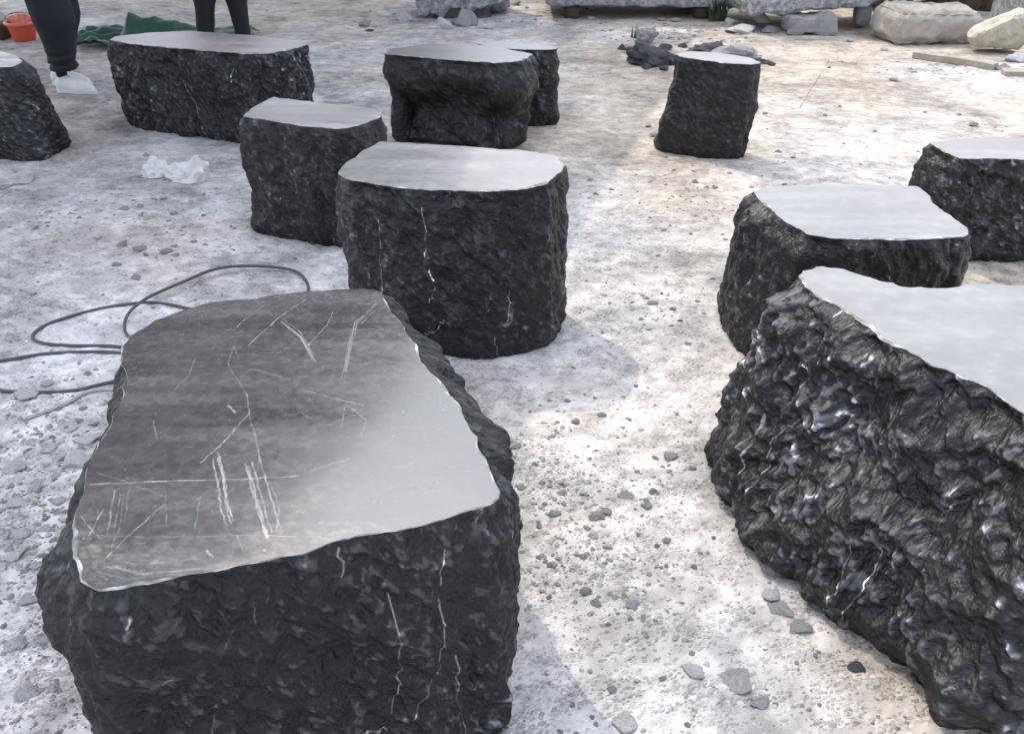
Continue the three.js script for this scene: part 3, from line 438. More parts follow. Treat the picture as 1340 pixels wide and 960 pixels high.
function slab(o) {                                                   // a quarry block: box with split faces
  const { size: [w, h, d], seg = 0.035, seed, amp = 0.02, tilt = [0, 0, 0] } = o, r = rng(seed);
  const g0 = new THREE.BoxGeometry(w, h, d, Math.ceil(w / seg), Math.ceil(h / seg), Math.ceil(d / seg)); g0.deleteAttribute('normal'); g0.deleteAttribute('uv');
  const g = mergeVertices(g0), p = g.attributes.position, uv = [], corner = [0, 1, 2, 3, 4, 5, 6, 7].map(() => [0, 0, 0].map(() => (r() - 0.5) * (o.skew ?? 0.12)));
  for (let i = 0; i < p.count; i++) {
    let x = p.getX(i), y = p.getY(i), z = p.getZ(i); const nx = x / w * 2, ny = y / h * 2, nz = z / d * 2;
    const round = o.round ?? 0.018, m = [Math.abs(nx), Math.abs(ny), Math.abs(nz)].map((q, k) => smooth(1 - 4 * round / [w, h, d][k], 1, q)), e = Math.max(0, m[0] + m[1] + m[2] - 1) * round;
    let ax = 0, ay = 0, az = 0; for (let c = 0; c < 8; c++) { const wt = ((c & 1 ? 1 + nx : 1 - nx) / 2) * ((c & 2 ? 1 + ny : 1 - ny) / 2) * ((c & 4 ? 1 + nz : 1 - nz) / 2); ax += wt * corner[c][0] * w; ay += wt * corner[c][1] * h; az += wt * corner[c][2] * d; }
    const c = chips(x * 6 + seed, y * 6, z * 6, seed), c2 = chips(x * 17, y * 17 + seed, z * 17, seed + 3), q = amp * ((c - 0.4) + 0.4 * (c2 - 0.4) + 0.8 * facets(x * 7 + seed, y * 7, z * 7, seed + 6) + 0.5 * facets(x * 18, y * 18 + seed, z * 18, seed + 7) + 0.9 * fbm(x * 3, y * 3 + seed, z * 3, 3, seed)) - e, L = Math.hypot(nx ** 5, ny ** 5, nz ** 5) || 1;
    x += ax + nx ** 5 / L * q; y += ay + ny ** 5 / L * q; z += az + nz ** 5 / L * q; p.setXYZ(i, x, y, z); uv.push(x * 1.1 + z * 0.6, y * 1.1 + z * 0.7);
  }
  g.setAttribute('uv', new THREE.Float32BufferAttribute(uv, 2));
  const m = mesh(o.name, toCreasedNormals(g, 0.3), o.mat); m.position.set(...o.pos); m.rotation.set(...tilt); return tag(m, o.label, o.category ?? 'stone block', o.group);
}
const foot = (px, py) => { const p = at(px, py); return [p.x, groundH(p.x, p.z), p.z]; };
{ // blocks along the back of the yard
  let f = foot(602, 25); slab({ name: 'grey_block', size: [0.9, 0.7, 0.7], seed: 5, amp: 0.05, pos: [f[0], f[1] + 0.42, f[2] - 0.36], mat: M.marble, label: 'rough blue grey block at the top edge above the loose rocks', skew: 0.2 });
  f = foot(602, 27); slab({ name: 'packing_stone', size: [0.5, 0.16, 0.4], seed: 6, amp: 0.03, pos: [f[0], f[1] + 0.05, f[2] - 0.35], mat: M.dark, label: 'dark stone propping up the rough blue grey block' });
  f = foot(835, 25); slab({ name: 'raised_slab', size: [1.72, 0.62, 1.1], seg: 0.045, seed: 9, amp: 0.018, pos: [f[0], f[1] + 0.42, f[2] - 0.5], mat: M.marble, label: 'long pale grey sawn slab raised off the ground at the top edge', skew: 0.02, category: 'stone slab' });
  for (const [dx, l] of [[-0.62, 'dark timber bearer under the left end of the raised slab'], [0.6, 'dark timber bearer under the right end of the raised slab']]) slab({ name: 'timber_bearer', size: [0.14, 0.13, 1.0], seed: 14, amp: 0.005, pos: [f[0] + dx, f[1] + 0.055, f[2] - 0.52], mat: M.brown, label: l, category: 'timber', skew: 0.02, group: 'timber bearers' });
  f = foot(1100, 42); slab({ name: 'tilted_slab', size: [1.75, 0.55, 1.0], seg: 0.04, seed: 21, amp: 0.035, pos: [f[0] - 0.02, f[1] + 0.49, f[2] - 0.5], tilt: [0, 0.06, 0.11], mat: M.marble, label: 'tilted grey veined slab resting on smaller stones at the back', skew: 0.08, category: 'stone slab' });
  f = foot(1062, 46); slab({ name: 'packing_stone', size: [0.45, 0.16, 0.3], seed: 22, amp: 0.03, pos: [f[0], f[1] + 0.08, f[2] - 0.12], mat: M.grey, label: 'low grey stone under the left half of the tilted slab' });
  f = foot(1140, 44); slab({ name: 'packing_stone', size: [0.12, 0.22, 0.2], seed: 23, amp: 0.02, pos: [f[0], f[1] + 0.12, f[2] - 0.3], mat: M.grey, label: 'upright grey stone under the right half of the tilted slab' });
  f = foot(1228, 60); slab({ name: 'sandstone_block', size: [0.8, 0.27, 0.5], seg: 0.022, seed: 29, amp: 0.022, pos: [f[0], f[1] + 0.135, f[2] - 0.27], tilt: [0.05, 0.04, -0.02], mat: M.sand, label: 'tan sandstone block with smooth grey green front at back right', skew: 0.13, round: 0.04 });
  const flake = slab({ name: 'stone_flake', size: [0.17, 0.03, 0.09], seg: 0.015, seed: 30, amp: 0.008, pos: [f[0] - 0.06, f[1] + 0.31, f[2] - 0.38], tilt: [0, 0.2, 0.2], mat: M.pale, label: 'pale thin flake lying on the sandstone block', category: 'rock' });
  f = foot(1318, 74); const b = mesh('boulder', rockGeo(91, 5, 8, 0.14), M.cream); b.scale.set(0.24, 0.22, 0.22); b.position.set(f[0], f[1] + 0.15, f[2] - 0.17); tag(b, 'round cream boulder beside the sandstone block', 'boulder');
  f = foot(1260, 18); slab({ name: 'brown_boulder', size: [1.5, 0.9, 0.9], seg: 0.05, seed: 33, amp: 0.06, pos: [f[0], f[1] + 0.4, f[2] - 0.5], mat: M.brown, label: 'dark brown boulder in the shade behind the sandstone block', skew: 0.15, category: 'boulder' });
  f = foot(1336, 48); slab({ name: 'grey_block', size: [0.16, 0.9, 0.6], seed: 35, amp: 0.01, pos: [f[0] + 0.04, f[1] + 0.44, f[2] - 0.3], mat: M.marble, label: 'smooth blue grey upright slab at the top right corner', skew: 0.02 });
  f = foot(1318, 36); slab({ name: 'wooden_post', size: [0.07, 1.3, 0.07], seg: 0.03, seed: 36, amp: 0.012, pos: [f[0], f[1] + 0.63, f[2] - 0.04], mat: M.cream, label: 'pale weathered post behind the cream boulder', category: 'post', skew: 0.05 });
}

// ------------------------------------------------------------------ gravel: uncountable chips
{
  const r = rng(404), m = std({ map: rockMap(.4, .39, .375, .5), roughness: 0.95, specularIntensity: 0.3 }), gs = [31, 32, 33].map((s) => rockGeo(s, 1, 7, 0.05)), lots = gs.map(() => []);
  const q = new THREE.Quaternion(), e = new THREE.Euler(), mt = new THREE.Matrix4(), c = new THREE.Color();
  const put = (x, z, s) => { e.set(r() * 0.6 - 0.3, r() * 6.28, r() * 0.6 - 0.3); q.setFromEuler(e); mt.compose(new THREE.Vector3(x, groundH(x, z) + s * 0.02, z), q, new THREE.Vector3(s * (0.8 + 0.7 * r()), s * (0.3 + 0.4 * r()), s)); const t = 0.38 + 0.7 * r(); lots[(r() * 3) | 0].push([mt.clone(), lin(t * 1.03, t, t * 0.97)]); };
  for (let i = 0; i < 11000; i++) {                                  // everywhere, more where the ground is rough
    const py = -15 + 990 * Math.pow(r(), 0.75), px = -60 + 1460 * r(), p = at(px, py); if (r() > 0.12 + 0.88 * rough(p.x, p.z)) continue;
    put(p.x, p.z, Math.min(0.02, (0.002 + 0.0065 * Math.pow(r(), 4)) * (0.6 + 0.22 * -p.z)));
  }
  for (const [px, py, sx, sy, n, k] of [[60, 560, 70, 60, 300, 1.3], [40, 690, 45, 80, 420, 1.2], [50, 860, 45, 90, 300, 1], [770, 730, 80, 40, 380, 1], [760, 640, 90, 35, 320, 1], [700, 620, 40, 60, 160, 1], [820, 790, 80, 60, 150, 1], [860, 400, 60, 30, 140, 1], [900, 260, 70, 40, 160, 1], [620, 20, 160, 14, 160, 1], [900, 45, 90, 14, 260, 1.5], [1230, 85, 90, 12, 160, 1], [230, 290, 70, 40, 160, 1], [60, 285, 60, 20, 100, 1]])
    for (let i = 0; i < n; i++) { const g = () => (r() + r() + r() - 1.5) * 1.3, p = at(px + sx * g(), Math.max(-20, py + sy * g())); put(p.x, p.z, Math.min(0.025, k * (0.0025 + 0.008 * Math.pow(r(), 3.5)) * (0.65 + 0.2 * -p.z))); }
  lots.forEach((l, i) => { const im = new THREE.InstancedMesh(gs[i], m, l.length); l.forEach(([a, b], k) => { im.setMatrixAt(k, a); im.setColorAt(k, b); }); im.name = numbered('gravel'); im.castShadow = im.receiveShadow = true; scene.add(im); tag(im, ['fine sharp gravel and stone crumbs over the whole yard', 'coarser stone grit strewn over the yard', 'flaky stone grit among the rubble'][i], 'gravel', null, 'stuff'); });
}

// ------------------------------------------------------------------ hoses, planks, bags, bucket, tarpaulin
function hose(pts, radius, m, label) {
  const v = pts.map(([x, y, up = 0]) => { const p = at(x, y); p.y = groundH(p.x, p.z) + radius * 0.9 + up; return p; });
  const o = mesh('rubber_hose', new THREE.TubeGeometry(new THREE.CatmullRomCurve3(v, false, 'centripetal'), 320, radius, 10), m); return tag(o, label, 'hose');
}
const rubber = std({ color: lin(.075, .08, .08), roughness: 0.6, bumpMap: stoneBump, bumpScale: 0.001 });
hose([[-60, 480], [0, 471], [60, 463], [145, 461], [190, 470], [182, 455], [165, 440, .01], [168, 420, .02], [190, 400, .025], [240, 379, .03], [290, 358, .025], [340, 351, .015], [385, 355, .006], [402, 370], [396, 392], [330, 418], [275, 414], [247, 405], [200, 396], [160, 398], [100, 410], [55, 427], [42, 440], [52, 448], [95, 453], [145, 454], [185, 462]], 0.0058, rubber, 'black rubber hose looped on the ground behind the foreground block');
hose([[-60, 508], [0, 512], [60, 515], [100, 511], [130, 504], [170, 498], [215, 510]], 0.0055, rubber, 'dark green hose running in from the left edge, nearest of the hoses');
hose([[30, 552], [60, 541], [92, 528], [112, 516], [135, 511], [175, 515]], 0.006, M.dusty, 'dust covered rope end beside the nearest hose');
{
  const wood = std({ map: dataTex(256, 256, (i, j) => { const v = 0.2 + 0.26 * pick(N3, j, i * 2) + 0.1 * pick(N4, i, j); return [v, v * 0.86, v * 0.66]; }, true), roughness: 0.9, bumpMap: stoneBump, bumpScale: 0.003 });
  const plank = (a, b, w, h, label) => { const p = at(...a), q = at(...b), L = p.distanceTo(q), g = new THREE.BoxGeometry(L, h, w, 24, 2, 4), s = g.attributes.position; for (let i = 0; i < s.count; i++) { const x = s.getX(i); s.setY(i, s.getY(i) + 0.006 * fbm(x * 6, 2, s.getZ(i) * 20, 2, 5)); s.setZ(i, s.getZ(i) + 0.01 * fbm(x * 4, 5, 0, 2, 8)); } g.computeVertexNormals(); const o = mesh('wooden_plank', g, wood); o.position.copy(p).add(q).multiplyScalar(0.5); o.position.y = groundH(o.position.x, o.position.z) + h / 2; o.rotation.y = -Math.atan2(q.z - p.z, q.x - p.x); return tag(o, label, 'plank', 'planks before the sandstone block'); };
  plank([1198, 74], [1302, 91], 0.09, 0.045, 'long weathered plank lying before the sandstone block');
  plank([1312, 97], [1400, 101], 0.12, 0.035, 'short plank end cut off by the right edge');
  const cord = mesh('thin_cord', new THREE.TubeGeometry(new THREE.CatmullRomCurve3([[1085, 78], [1072, 100], [1060, 118], [1047, 140]].map(([x, y]) => { const p = at(x, y); p.y = groundH(p.x, p.z) + 0.002; return p; })), 60, 0.0035, 6), wood); tag(cord, 'thin brown cord lying straight on the tan ground', 'cord');
  const batten = mesh('white_batten', new THREE.BoxGeometry(0.26, 0.025, 0.05), M.pale), p = at(124, 60); batten.position.set(p.x, groundH(p.x, p.z) + 0.014, p.z); batten.rotation.y = 0.06; tag(batten, 'white batten on the ground before the green tarpaulin', 'batten');
}
{ // crumpled thin white plastic
  const film = std({ color: lin(.84, .82, .79), roughness: 0.38, transmission: 0.25, thickness: 0, side: THREE.DoubleSide });
  const bag = (px, py, wpx, hpx, seed, label) => {
    const p = at(px, py), s = scaleAt(py), w = wpx / s / 2, h = hpx / s, g = mergeVertices(new THREE.IcosahedronGeometry(1, 24).deleteAttribute('normal').deleteAttribute('uv')), a = g.attributes.position, v = new THREE.Vector3();
    for (let i = 0; i < a.count; i++) {
      v.fromBufferAttribute(a, i).normalize();
      const c = chips(v.x * 2.2 + seed, v.y * 2.2, v.z * 2.2, seed), c2 = chips(v.x * 5 + seed, v.y * 5, v.z * 5, seed + 5), n = fbm(v.x * 1.6 + seed, v.y * 1.6, v.z * 1.6, 2, seed), k = 0.62 + 0.42 * c + 0.12 * c2 + 0.5 * n;
      v.multiplyScalar(k); const prof = 0.55 + 0.75 * Math.max(0, noise3(v.x * 2.2 + seed * 3, 0.5, 0.5, seed) + 0.3);
      a.setXYZ(i, v.x * w, Math.max(-0.1, v.y) * h * prof, v.z * w * 0.6);
    }
    g.computeVertexNormals(); const o = mesh('plastic_bag', g, film); o.position.set(p.x, groundH(p.x, p.z) + 0.012, p.z - w * 0.4); return tag(o, label, 'plastic bag', 'white plastic bags');
  };
  bag(246, 239, 56, 32, 4, 'larger crumpled white plastic bag on the shaded ground');
  bag(204, 234, 40, 24, 9, 'smaller crumpled white plastic bag left of the larger one');
}
{ // orange bucket
  const p = at(24, 56), s = scaleAt(56), R = 19 / s, H = 0.19, o = thing('orange_bucket', 'orange plastic bucket at the top left behind the person', 'bucket', new THREE.Vector3(p.x, groundH(p.x, p.z), p.z - R));
  const pl = std({ color: lin(.62, .09, .03), roughness: 0.4, transmission: 0.12, thickness: 0 }), pale = std({ color: lin(.68, .2, .12), roughness: 0.45 });
  mesh('body', new THREE.LatheGeometry([[0.001, 0], [R * 0.7, 0], [R * 0.74, 0.012], [R * 0.97, H * 0.72], [R * 0.94, H * 0.72], [R * 0.7, 0.016], [0.001, 0.012]].map((q) => new THREE.Vector2(...q)), 40), pl, o);
  mesh('rim', new THREE.LatheGeometry([[R * 0.95, H * 0.70], [R * 1.1, H * 0.70], [R * 1.12, H * 0.8], [R * 0.96, H * 0.82], [R * 0.95, H * 0.70]].map((q) => new THREE.Vector2(...q)), 40), pale, o);
  const lump = rockGeo(61, 4, 6, 0.2); lump.scale(R * 0.86, H * 0.36, R * 0.86); mesh('contents', lump, pale, o).position.y = H * 0.8;
  const hd = mesh('handle', new THREE.TorusGeometry(R * 1.05, 0.005, 8, 32, Math.PI), std({ color: lin(.2, .2, .2), roughness: 0.4, metalness: 0.8 }), o); hd.position.y = H * 0.76; hd.rotation.set(-1.1, 0.3, 0);
  const f = foot(-8, 52); slab({ name: 'dark_crate', size: [0.24, 0.12, 0.3], seed: 71, amp: 0.006, pos: [f[0], f[1] + 0.06, f[2] - 0.1], mat: M.brown, label: 'dark low crate at the left edge beside the orange bucket', category: 'crate', skew: 0.03 });
  rock(-2, 34, 30, 0.8, M.cream, 'cream rock at the top left corner behind the bucket');
}
{ // folded green tarpaulin
  const cloth = std({ color: lin(.03, .095, .062), roughness: 0.6, side: THREE.DoubleSide, bumpMap: stoneBump, bumpScale: 0.004, sheen: 0.3, sheenColor: lin(.3, .5, .4) });
  const p = at(205, 62), g = new THREE.PlaneGeometry(1.4, 0.75, 150, 80); g.rotateX(-Math.PI / 2); const a = g.attributes.position;
  for (let i = 0; i < a.count; i++) {
    let x = a.getX(i), z = a.getZ(i);
    const ridge = 0.17 * smooth(-0.36, -0.28, x) * (1 - smooth(-0.26, 0.62, x) * 0.85) * Math.exp(-Math.pow((z + 0.08 + 0.1 * x) / 0.16, 2)), fold = 0.045 * Math.abs(noise3(x * 6 + z * 4, 1, z * 3, 3)) + 0.03 * Math.abs(fbm(x * 12, 2, z * 7, 2, 8)), low = 0.06 * smooth(-0.2, -0.5, x) * Math.abs(Math.sin(z * 12 + x * 7 + 2 * noise3(x * 4, 0, z * 4, 5)));
    a.setY(i, 0.012 + ridge + fold + low); a.setX(i, x + 0.03 * noise3(z * 5, 2, x * 3, 9)); a.setZ(i, z + 0.06 * noise3(x * 4, 4, z * 2, 12));
  }
  g.computeVertexNormals(); const o = mesh('green_tarpaulin', g, cloth); o.position.set(p.x, 0.0, p.z - 0.25); o.rotation.y = 0.05; tag(o, 'crumpled dark green tarpaulin lying behind the long black block', 'tarpaulin');
}
{ // weeds by the slabs
  const leaf = std({ color: lin(.05, .085, .03), roughness: 0.8, transmission: 0.3, thickness: 0, side: THREE.DoubleSide }), r = rng(88);
  const tuft = (px, py, n, H, label) => { const p = at(px, py), gs = []; for (let i = 0; i < n; i++) { const L = H * (0.5 + 0.6 * r()), g = new THREE.PlaneGeometry(0.012 + 0.014 * r(), L, 1, 4); g.translate(0, L / 2, 0); const s = g.attributes.position, bend = 0.3 + 0.8 * r(); for (let k = 0; k < s.count; k++) { const t = s.getY(k) / L; s.setZ(k, bend * L * t * t * 0.7); s.setX(k, s.getX(k) * (1 - 0.85 * t)); } g.rotateY(r() * 6.28); g.translate((r() - 0.5) * 0.16, 0, (r() - 0.5) * 0.12); gs.push(g); } const m = mergeGeometries(gs); m.computeVertexNormals(); const o = mesh('weed_tuft', m, leaf); o.position.set(p.x, groundH(p.x, p.z) - 0.005, p.z); tag(o, label, 'weeds', 'weeds at the back'); };
  tuft(938, 26, 90, 0.26, 'dark green weeds between the raised slab and the tilted slab');
  tuft(980, 16, 50, 0.2, 'weeds behind the white rocks'); tuft(838, 50, 24, 0.1, 'small weeds growing from the dark heap');
}

// ------------------------------------------------------------------ people
function sdfGeo(f, lo, hi, res, lump = 0) {
  const mc = new MarchingCubes(res, new THREE.MeshStandardMaterial(), false, false, 200000), n = mc.size, fx = (i, k) => lo[k] + (i / n) * (hi[k] - lo[k]);
  for (let z = 0; z < n; z++) for (let y = 0; y < n; y++) for (let x = 0; x < n; x++) mc.field[(z * n + y) * n + x] = -f(fx(x, 0), fx(y, 1), fx(z, 2));
  mc.isolation = 0; mc.update();
  const c = mc.count, a = mc.positionArray, p = new Float32Array(c * 3);
  for (let i = 0; i < c; i++) for (let k = 0; k < 3; k++) p[i * 3 + k] = lo[k] + (a[i * 3 + k] + 1) / 2 * (hi[k] - lo[k]);
  const g0 = new THREE.BufferGeometry(); g0.setAttribute('position', new THREE.BufferAttribute(p, 3)); const g = mergeVertices(g0, 1e-4); g.computeVertexNormals(); return g;
}
const cap = (x, y, z, a, b, ra, rb) => { const dx = b[0] - a[0], dy = b[1] - a[1], dz = b[2] - a[2], t = clamp(((x - a[0]) * dx + (y - a[1]) * dy + (z - a[2]) * dz) / (dx * dx + dy * dy + dz * dz), 0, 1); return Math.hypot(x - a[0] - dx * t, y - a[1] - dy * t, z - a[2] - dz * t) - mix(ra, rb, t); };
const smin = (a, b, k) => { const h = Math.max(k - Math.abs(a - b), 0) / k; return Math.min(a, b) - h * h * k / 4; };
const field = (bones, k) => (x, y, z) => { let d = 9; for (const [a, b, ra, rb] of bones) d = smin(d, cap(x, y, z, a, b, ra, rb), k); return d; };
function person(p, turn, o) {                                        // faces +x before turning; feet at y = 0
  const root = thing('person', o.label, 'person', p, null, turn), skin = std({ color: lin(.38, .23, .16), roughness: 0.6 });
  const [fa, fb] = o.feet, hip = 0.92, J = (f, s) => { const ank = [f[0], 0.09, f[1]], hp = [0, hip, s * 0.09], kn = [(f[0] + 0) / 2 + 0.03, 0.49, (f[1] + s * 0.09) / 2]; return { ank, hp, kn }; };
  const A = J(fa, -1), B = J(fb, 1), w = o.baggy, cuffs = o.cuff;
  const legs = []; for (const q of [A, B]) legs.push([q.hp, q.kn, 0.098 + w, 0.068 + w * 1.1], [q.kn, [mix(q.ank[0], q.kn[0], 0.1), cuffs, q.ank[2]], 0.068 + w * 1.1, 0.05 + w * o.hem]);
  const tf = field([...legs, [[0, hip + 0.02, -0.06], [0, hip + 0.02, 0.06], 0.13, 0.13], [[0, hip, 0], [0, hip + 0.12, 0], 0.135, 0.14]], 0.05);
  const fold = (x, y, z) => 0.012 * fbm(x * 9, y * 5 + 3, z * 9, 3, o.seed) + (o.gather ? 0.012 * Math.sin(y * 95 + 5 * noise3(x * 9, y * 6, z * 9, 3)) * smooth(0.33, 0.15, y) : 0.004 * Math.sin(y * 60 + 8 * z) * smooth(0.35, 0.1, y));
  mesh('trousers', sdfGeo((x, y, z) => Math.max(tf(x, y, z) + fold(x, y, z), cuffs - 0.012 - y, y - 1.06), [-0.5, 0.0, -0.45], [0.5, 1.12, 0.45], 92), o.trousers, root);
  const sh = [0, 1.42, 0], arm = (s) => { const s0 = [0, 1.4, s * 0.19], e = [-0.03, 1.13, s * 0.27], h = [0.1, 0.92, s * 0.25]; return { s0, e, h }; }, R = arm(1), Lr = arm(-1);
  const jf = field([[[0, 1.0, -0.06], [0, 1.36, -0.1], 0.135, 0.12], [[0, 1.0, 0.06], [0, 1.36, 0.1], 0.135, 0.12], [[0, 1.4, -0.17], [0, 1.4, 0.17], 0.075, 0.075], [sh, [0, 1.47, 0], 0.08, 0.07], [R.s0, R.e, 0.07, 0.055], [R.e, R.h, 0.055, 0.045], [Lr.s0, Lr.e, 0.07, 0.055], [Lr.e, Lr.h, 0.055, 0.045]], 0.05);
  mesh('jacket', sdfGeo((x, y, z) => jf(x, y, z) + 0.008 * fbm(x * 8, y * 6, z * 8, 3, 4), [-0.4, 0.82, -0.45], [0.4, 1.6, 0.45], 72), o.jacket, root);
  // skin: head with face, neck, hands with fingers, ankles, one geometry
  const hc = [0.03, 1.63, 0], head = field([[[0.0, 1.45, 0], [0.01, 1.56, 0], 0.052, 0.05], [[0.005, 1.66, 0], [0.02, 1.68, 0], 0.092, 0.09], [[0.035, 1.58, 0], [0.05, 1.6, 0], 0.06, 0.062], [[0.1, 1.645, 0], [0.118, 1.615, 0], 0.012, 0.017], [[0.01, 1.63, 0.088], [0.005, 1.655, 0.092], 0.014, 0.016], [[0.01, 1.63, -0.088], [0.005, 1.655, -0.092], 0.014, 0.016], [[0.1, 1.578, -0.018], [0.1, 1.578, 0.018], 0.012, 0.012]], 0.03);
  const eyes = (x, y, z) => Math.min(Math.hypot(x - 0.112, y - 1.652, z - 0.033), Math.hypot(x - 0.112, y - 1.652, z + 0.033)) - 0.016;
  const parts = [sdfGeo((x, y, z) => Math.max(head(x, y, z), -eyes(x, y, z)), [-0.14, 1.4, -0.14], [0.16, 1.8, 0.14], 64)];
  for (const q of [R, Lr]) {
    const s = Math.sign(q.h[2]), c = [q.h[0] + 0.045, q.h[1] - 0.06, q.h[2]], B = [[[q.h[0], q.h[1], q.h[2]], c, 0.03, 0.03], [[c[0] - 0.02, c[1] + 0.01, c[2]], [c[0] + 0.02, c[1] - 0.005, c[2]], 0.026, 0.026]];
    const fin = []; [0.07, 0.08, 0.076, 0.06].forEach((L, i) => { const b = [c[0] - 0.03 + i * 0.02, c[1] - 0.015, c[2]], m = [b[0] + 0.008, b[1] - L * 0.55, c[2] - s * 0.004], e = [m[0] + 0.002, m[1] - L * 0.45, c[2] - s * 0.022]; fin.push([b, m, 0.0092, 0.0088], [m, e, 0.0088, 0.0078]); });
    fin.push([[c[0] + 0.02, c[1] + 0.02, c[2]], [c[0] + 0.046, c[1] - 0.012, c[2] - s * 0.012], 0.012, 0.0105], [[c[0] + 0.046, c[1] - 0.012, c[2] - s * 0.012], [c[0] + 0.05, c[1] - 0.045, c[2] - s * 0.018], 0.0105, 0.009]);
    const pf = field(B, 0.03), ff = field(fin, 0.006); parts.push(sdfGeo((x, y, z) => smin(pf(x, y, z), ff(x, y, z), 0.008), [c[0] - 0.09, c[1] - 0.13, c[2] - 0.06], [c[0] + 0.09, c[1] + 0.09, c[2] + 0.06], 56));
  }
  mesh('body', mergeGeometries(parts), skin, root);
  const hf = field([[[-0.005, 1.68, 0], [0.005, 1.705, 0], 0.098, 0.092], [[-0.05, 1.62, 0], [-0.04, 1.68, 0], 0.06, 0.075]], 0.03);
  mesh('hair', sdfGeo((x, y, z) => Math.max(hf(x, y, z) + 0.004 * noise3(x * 60, y * 20, z * 60, 2), (x - 0.06) - (y - 1.69) * 0.8), [-0.16, 1.52, -0.14], [0.16, 1.84, 0.14], 56), std({ color: lin(.012, .011, .01), roughness: 0.6 }), root);
  for (const [q, yaw] of [[A, o.yaw[0]], [B, o.yaw[1]]]) {
    const g = new THREE.Group(); g.name = 'shoe'; g.position.set(q.ank[0], 0, q.ank[2]); g.rotation.y = yaw; root.add(g);
    const up = field([[[-0.045, 0.06, 0], [-0.03, 0.095, 0], 0.04, 0.036], [[-0.04, 0.045, 0], [0.1, 0.036, 0], 0.037, 0.036], [[0.02, 0.075, 0], [0.12, 0.04, 0], 0.03, 0.03], [[0.1, 0.034, 0.008], [0.165, 0.03, 0.002], 0.036, 0.027]], 0.03);
    mesh('upper', sdfGeo((x, y, z) => Math.max(up(x, y, z), 0.018 - y, Math.hypot(x + 0.03, z) < 0.033 ? y - 0.1 : -1), [-0.12, 0, -0.08], [0.22, 0.15, 0.08], 64), o.shoe, g);
    const sole = new THREE.Shape(); sole.moveTo(-0.085, 0); sole.bezierCurveTo(-0.085, 0.05, -0.02, 0.04, 0.04, 0.04); sole.bezierCurveTo(0.12, 0.055, 0.198, 0.04, 0.198, 0.002); sole.bezierCurveTo(0.198, -0.04, 0.12, -0.05, 0.04, -0.036); sole.bezierCurveTo(-0.02, -0.04, -0.085, -0.045, -0.085, 0);
    const sg = new THREE.ExtrudeGeometry(sole, { depth: 0.018, bevelSize: 0.003, bevelThickness: 0.003, bevelSegments: 2, curveSegments: 14 }); sg.rotateX(-Math.PI / 2); sg.translate(0, 0.003, 0); mesh('sole', sg, o.sole, g);
    mesh('sock', new THREE.CylinderGeometry(0.036, 0.034, Math.max(0.06, cuffs - 0.03), 20).translate(-0.03, 0.075 + Math.max(0.06, cuffs - 0.03) / 2, 0), o.sock, g);
    mesh('lace', mergeGeometries([0, 1, 2].map((i) => new THREE.TorusGeometry(0.031 - i * 0.001, 0.0032, 6, 20, Math.PI).rotateY(Math.PI / 2).rotateZ(-0.5).translate(0.035 + i * 0.02, 0.062 - i * 0.009, 0))), o.sole, g);
  }
  return root;
}
{
  const white = std({ color: lin(.78, .77, .75), roughness: 0.6 }), sole = std({ color: lin(.7, .69, .67), roughness: 0.7 }), black = std({ color: lin(.012, .012, .013), roughness: 0.8 });
  const navy = std({ color: lin(.010, .011, .016), roughness: 0.85, sheen: 0.05, sheenColor: lin(.2, .22, .26) }), blackT = std({ color: lin(.012, .012, .014), roughness: 0.85 }), coat = std({ color: lin(.05, .055, .07), roughness: 0.85 }), coat2 = std({ color: lin(.035, .035, .04), roughness: 0.85 });
  let p = at(91, 120); person(new THREE.Vector3(p.x, groundH(p.x, p.z) + 0.002, p.z), -0.2, { seed: 3, feet: [[0.02, 0.03], [-0.14, -0.16]].reverse(), yaw: [0.05, 0.0], baggy: 0.045, hem: 0.7, cuff: 0.16, gather: true, trousers: navy, jacket: coat, shoe: white, sole, sock: black, label: 'person in baggy dark trousers gathered at the ankle and white sneakers' });
  p = at(300, 78); person(new THREE.Vector3(p.x, groundH(p.x, p.z) + 0.002, p.z), -Math.PI / 2 + 0.25, { seed: 8, feet: [[0.0, -0.13], [0.0, 0.15]], yaw: [0.2, -0.15], baggy: 0.008, hem: 0.6, cuff: 0.1, trousers: blackT, jacket: coat2, shoe: black, sole: black, sock: black, label: 'person in slim black trousers standing behind the long black block' });
}

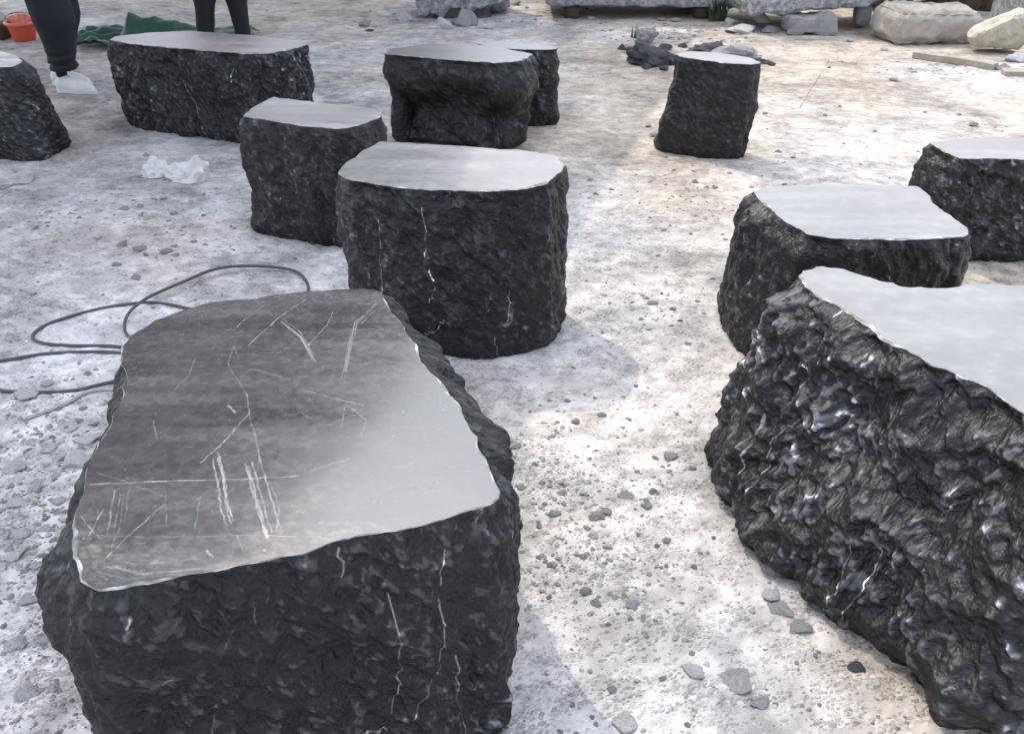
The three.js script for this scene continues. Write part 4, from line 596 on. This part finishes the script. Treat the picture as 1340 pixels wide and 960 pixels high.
// ------------------------------------------------------------------ unseen open shed above the frame, roof shaped to shade the left yard
{
  const H = 4, sh = (X, D) => [X - H * sunDir.x / sunDir.y * -1, D - H * sunDir.z / sunDir.y];  // from shadow on the ground to roof edge
  const edge = [[-0.6, 0.3], [-0.07, 0.86], [0.05, 1.43], [-0.02, 1.9], [0.0, 2.2], [0.1, 2.55], [0.1, 3.0], [0.2, 3.6], [0.48, 4.6], [0.76, 5.57], [1.16, 7.0], [1.6, 8.6], [1.65, 9.0], [-0.2, 9.25], [-0.6, 10], [-1.6, 12.5]];
  const metal = std({ color: lin(.045, .036, .03), roughness: 0.8, side: THREE.DoubleSide }), steel = std({ color: lin(.13, .12, .11), roughness: 0.6, metalness: 0.4 });
  const root = thing('unseen_shed', 'unseen open shed with rusty sheet roof shaped to shade the left of the yard', 'shed', new THREE.Vector3(-8, 0, -7));
  const eX = (D) => { for (let i = 0; i + 1 < edge.length; i++) if (D >= edge[i][1] && D <= edge[i + 1][1]) return mix(edge[i][0], edge[i + 1][0], (D - edge[i][1]) / (edge[i + 1][1] - edge[i][1])); return edge.at(-1)[0]; };
  const dX = sunDir.x / sunDir.y * H, dD = -sunDir.z / sunDir.y * H, W = 0.42;
  for (let D = 0.3; D < 12; D += W) {                                // corrugated sheets cut to the shade edge on the ground, each its own piece
    const x1 = -dX * -1 + eX(Math.min(D + 0.01, 12.4)), x2 = dX + eX(Math.min(D + W, 12.4)), g = new THREE.PlaneGeometry(1, W + 0.03, 6, 14); g.rotateX(-Math.PI / 2); const a = g.attributes.position;
    for (let i = 0; i < a.count; i++) { const t = a.getX(i) + 0.5, s = a.getZ(i) / W + 0.5, right = mix(x2, x1, clamp(s, 0, 1)) + 0.012 * Math.sin(s * 44 + D * 9); a.setX(i, mix(-7.0, right, t) + 8); a.setY(i, H + 0.012 * Math.cos(s * 28)); a.setZ(i, a.getZ(i) - (D + W / 2 + dD) + 7); }
    g.computeVertexNormals(); mesh('roof_sheet', g, metal, root);
  }
  for (const D of [3.2, 6, 9, 11.5]) { mesh('beam', new THREE.BoxGeometry(4.6, 0.16, 0.1).translate(-4.7 + 8, H - 0.12, -D + 7), steel, root); mesh('post', new THREE.CylinderGeometry(0.09, 0.09, H - 0.2, 16).translate(-6.8 + 8, (H - 0.2) / 2 - 0.02, -D + 7), steel, root); }
}
{ // added building, unseen beyond the frame, sized to tone reflections in the honed tops
  const root = thing('added_house', 'pale plastered house added out of view for the honed tops to mirror', 'added_building', new THREE.Vector3(-1.9, 0, -15.6)), plaster = std({ map: rockMap(.45, .44, .42, .2), roughness: 0.95 }), dark = std({ color: lin(.05, .05, .05), roughness: 0.6 });
  mesh('wall', new THREE.BoxGeometry(2.1, 5.2, 3.2).translate(0, 2.58, 0), plaster, root); mesh('roof', new THREE.BoxGeometry(2.3, 0.16, 3.5).translate(0, 5.26, 0), dark, root);
  mesh('door', new THREE.BoxGeometry(0.9, 2.0, 0.06).translate(-0.3, 1.0, 1.62), dark, root);
}
scene.traverse((o) => { if (o.isMesh) o.castShadow = o.receiveShadow = true; });
renderer.render(scene, camera);
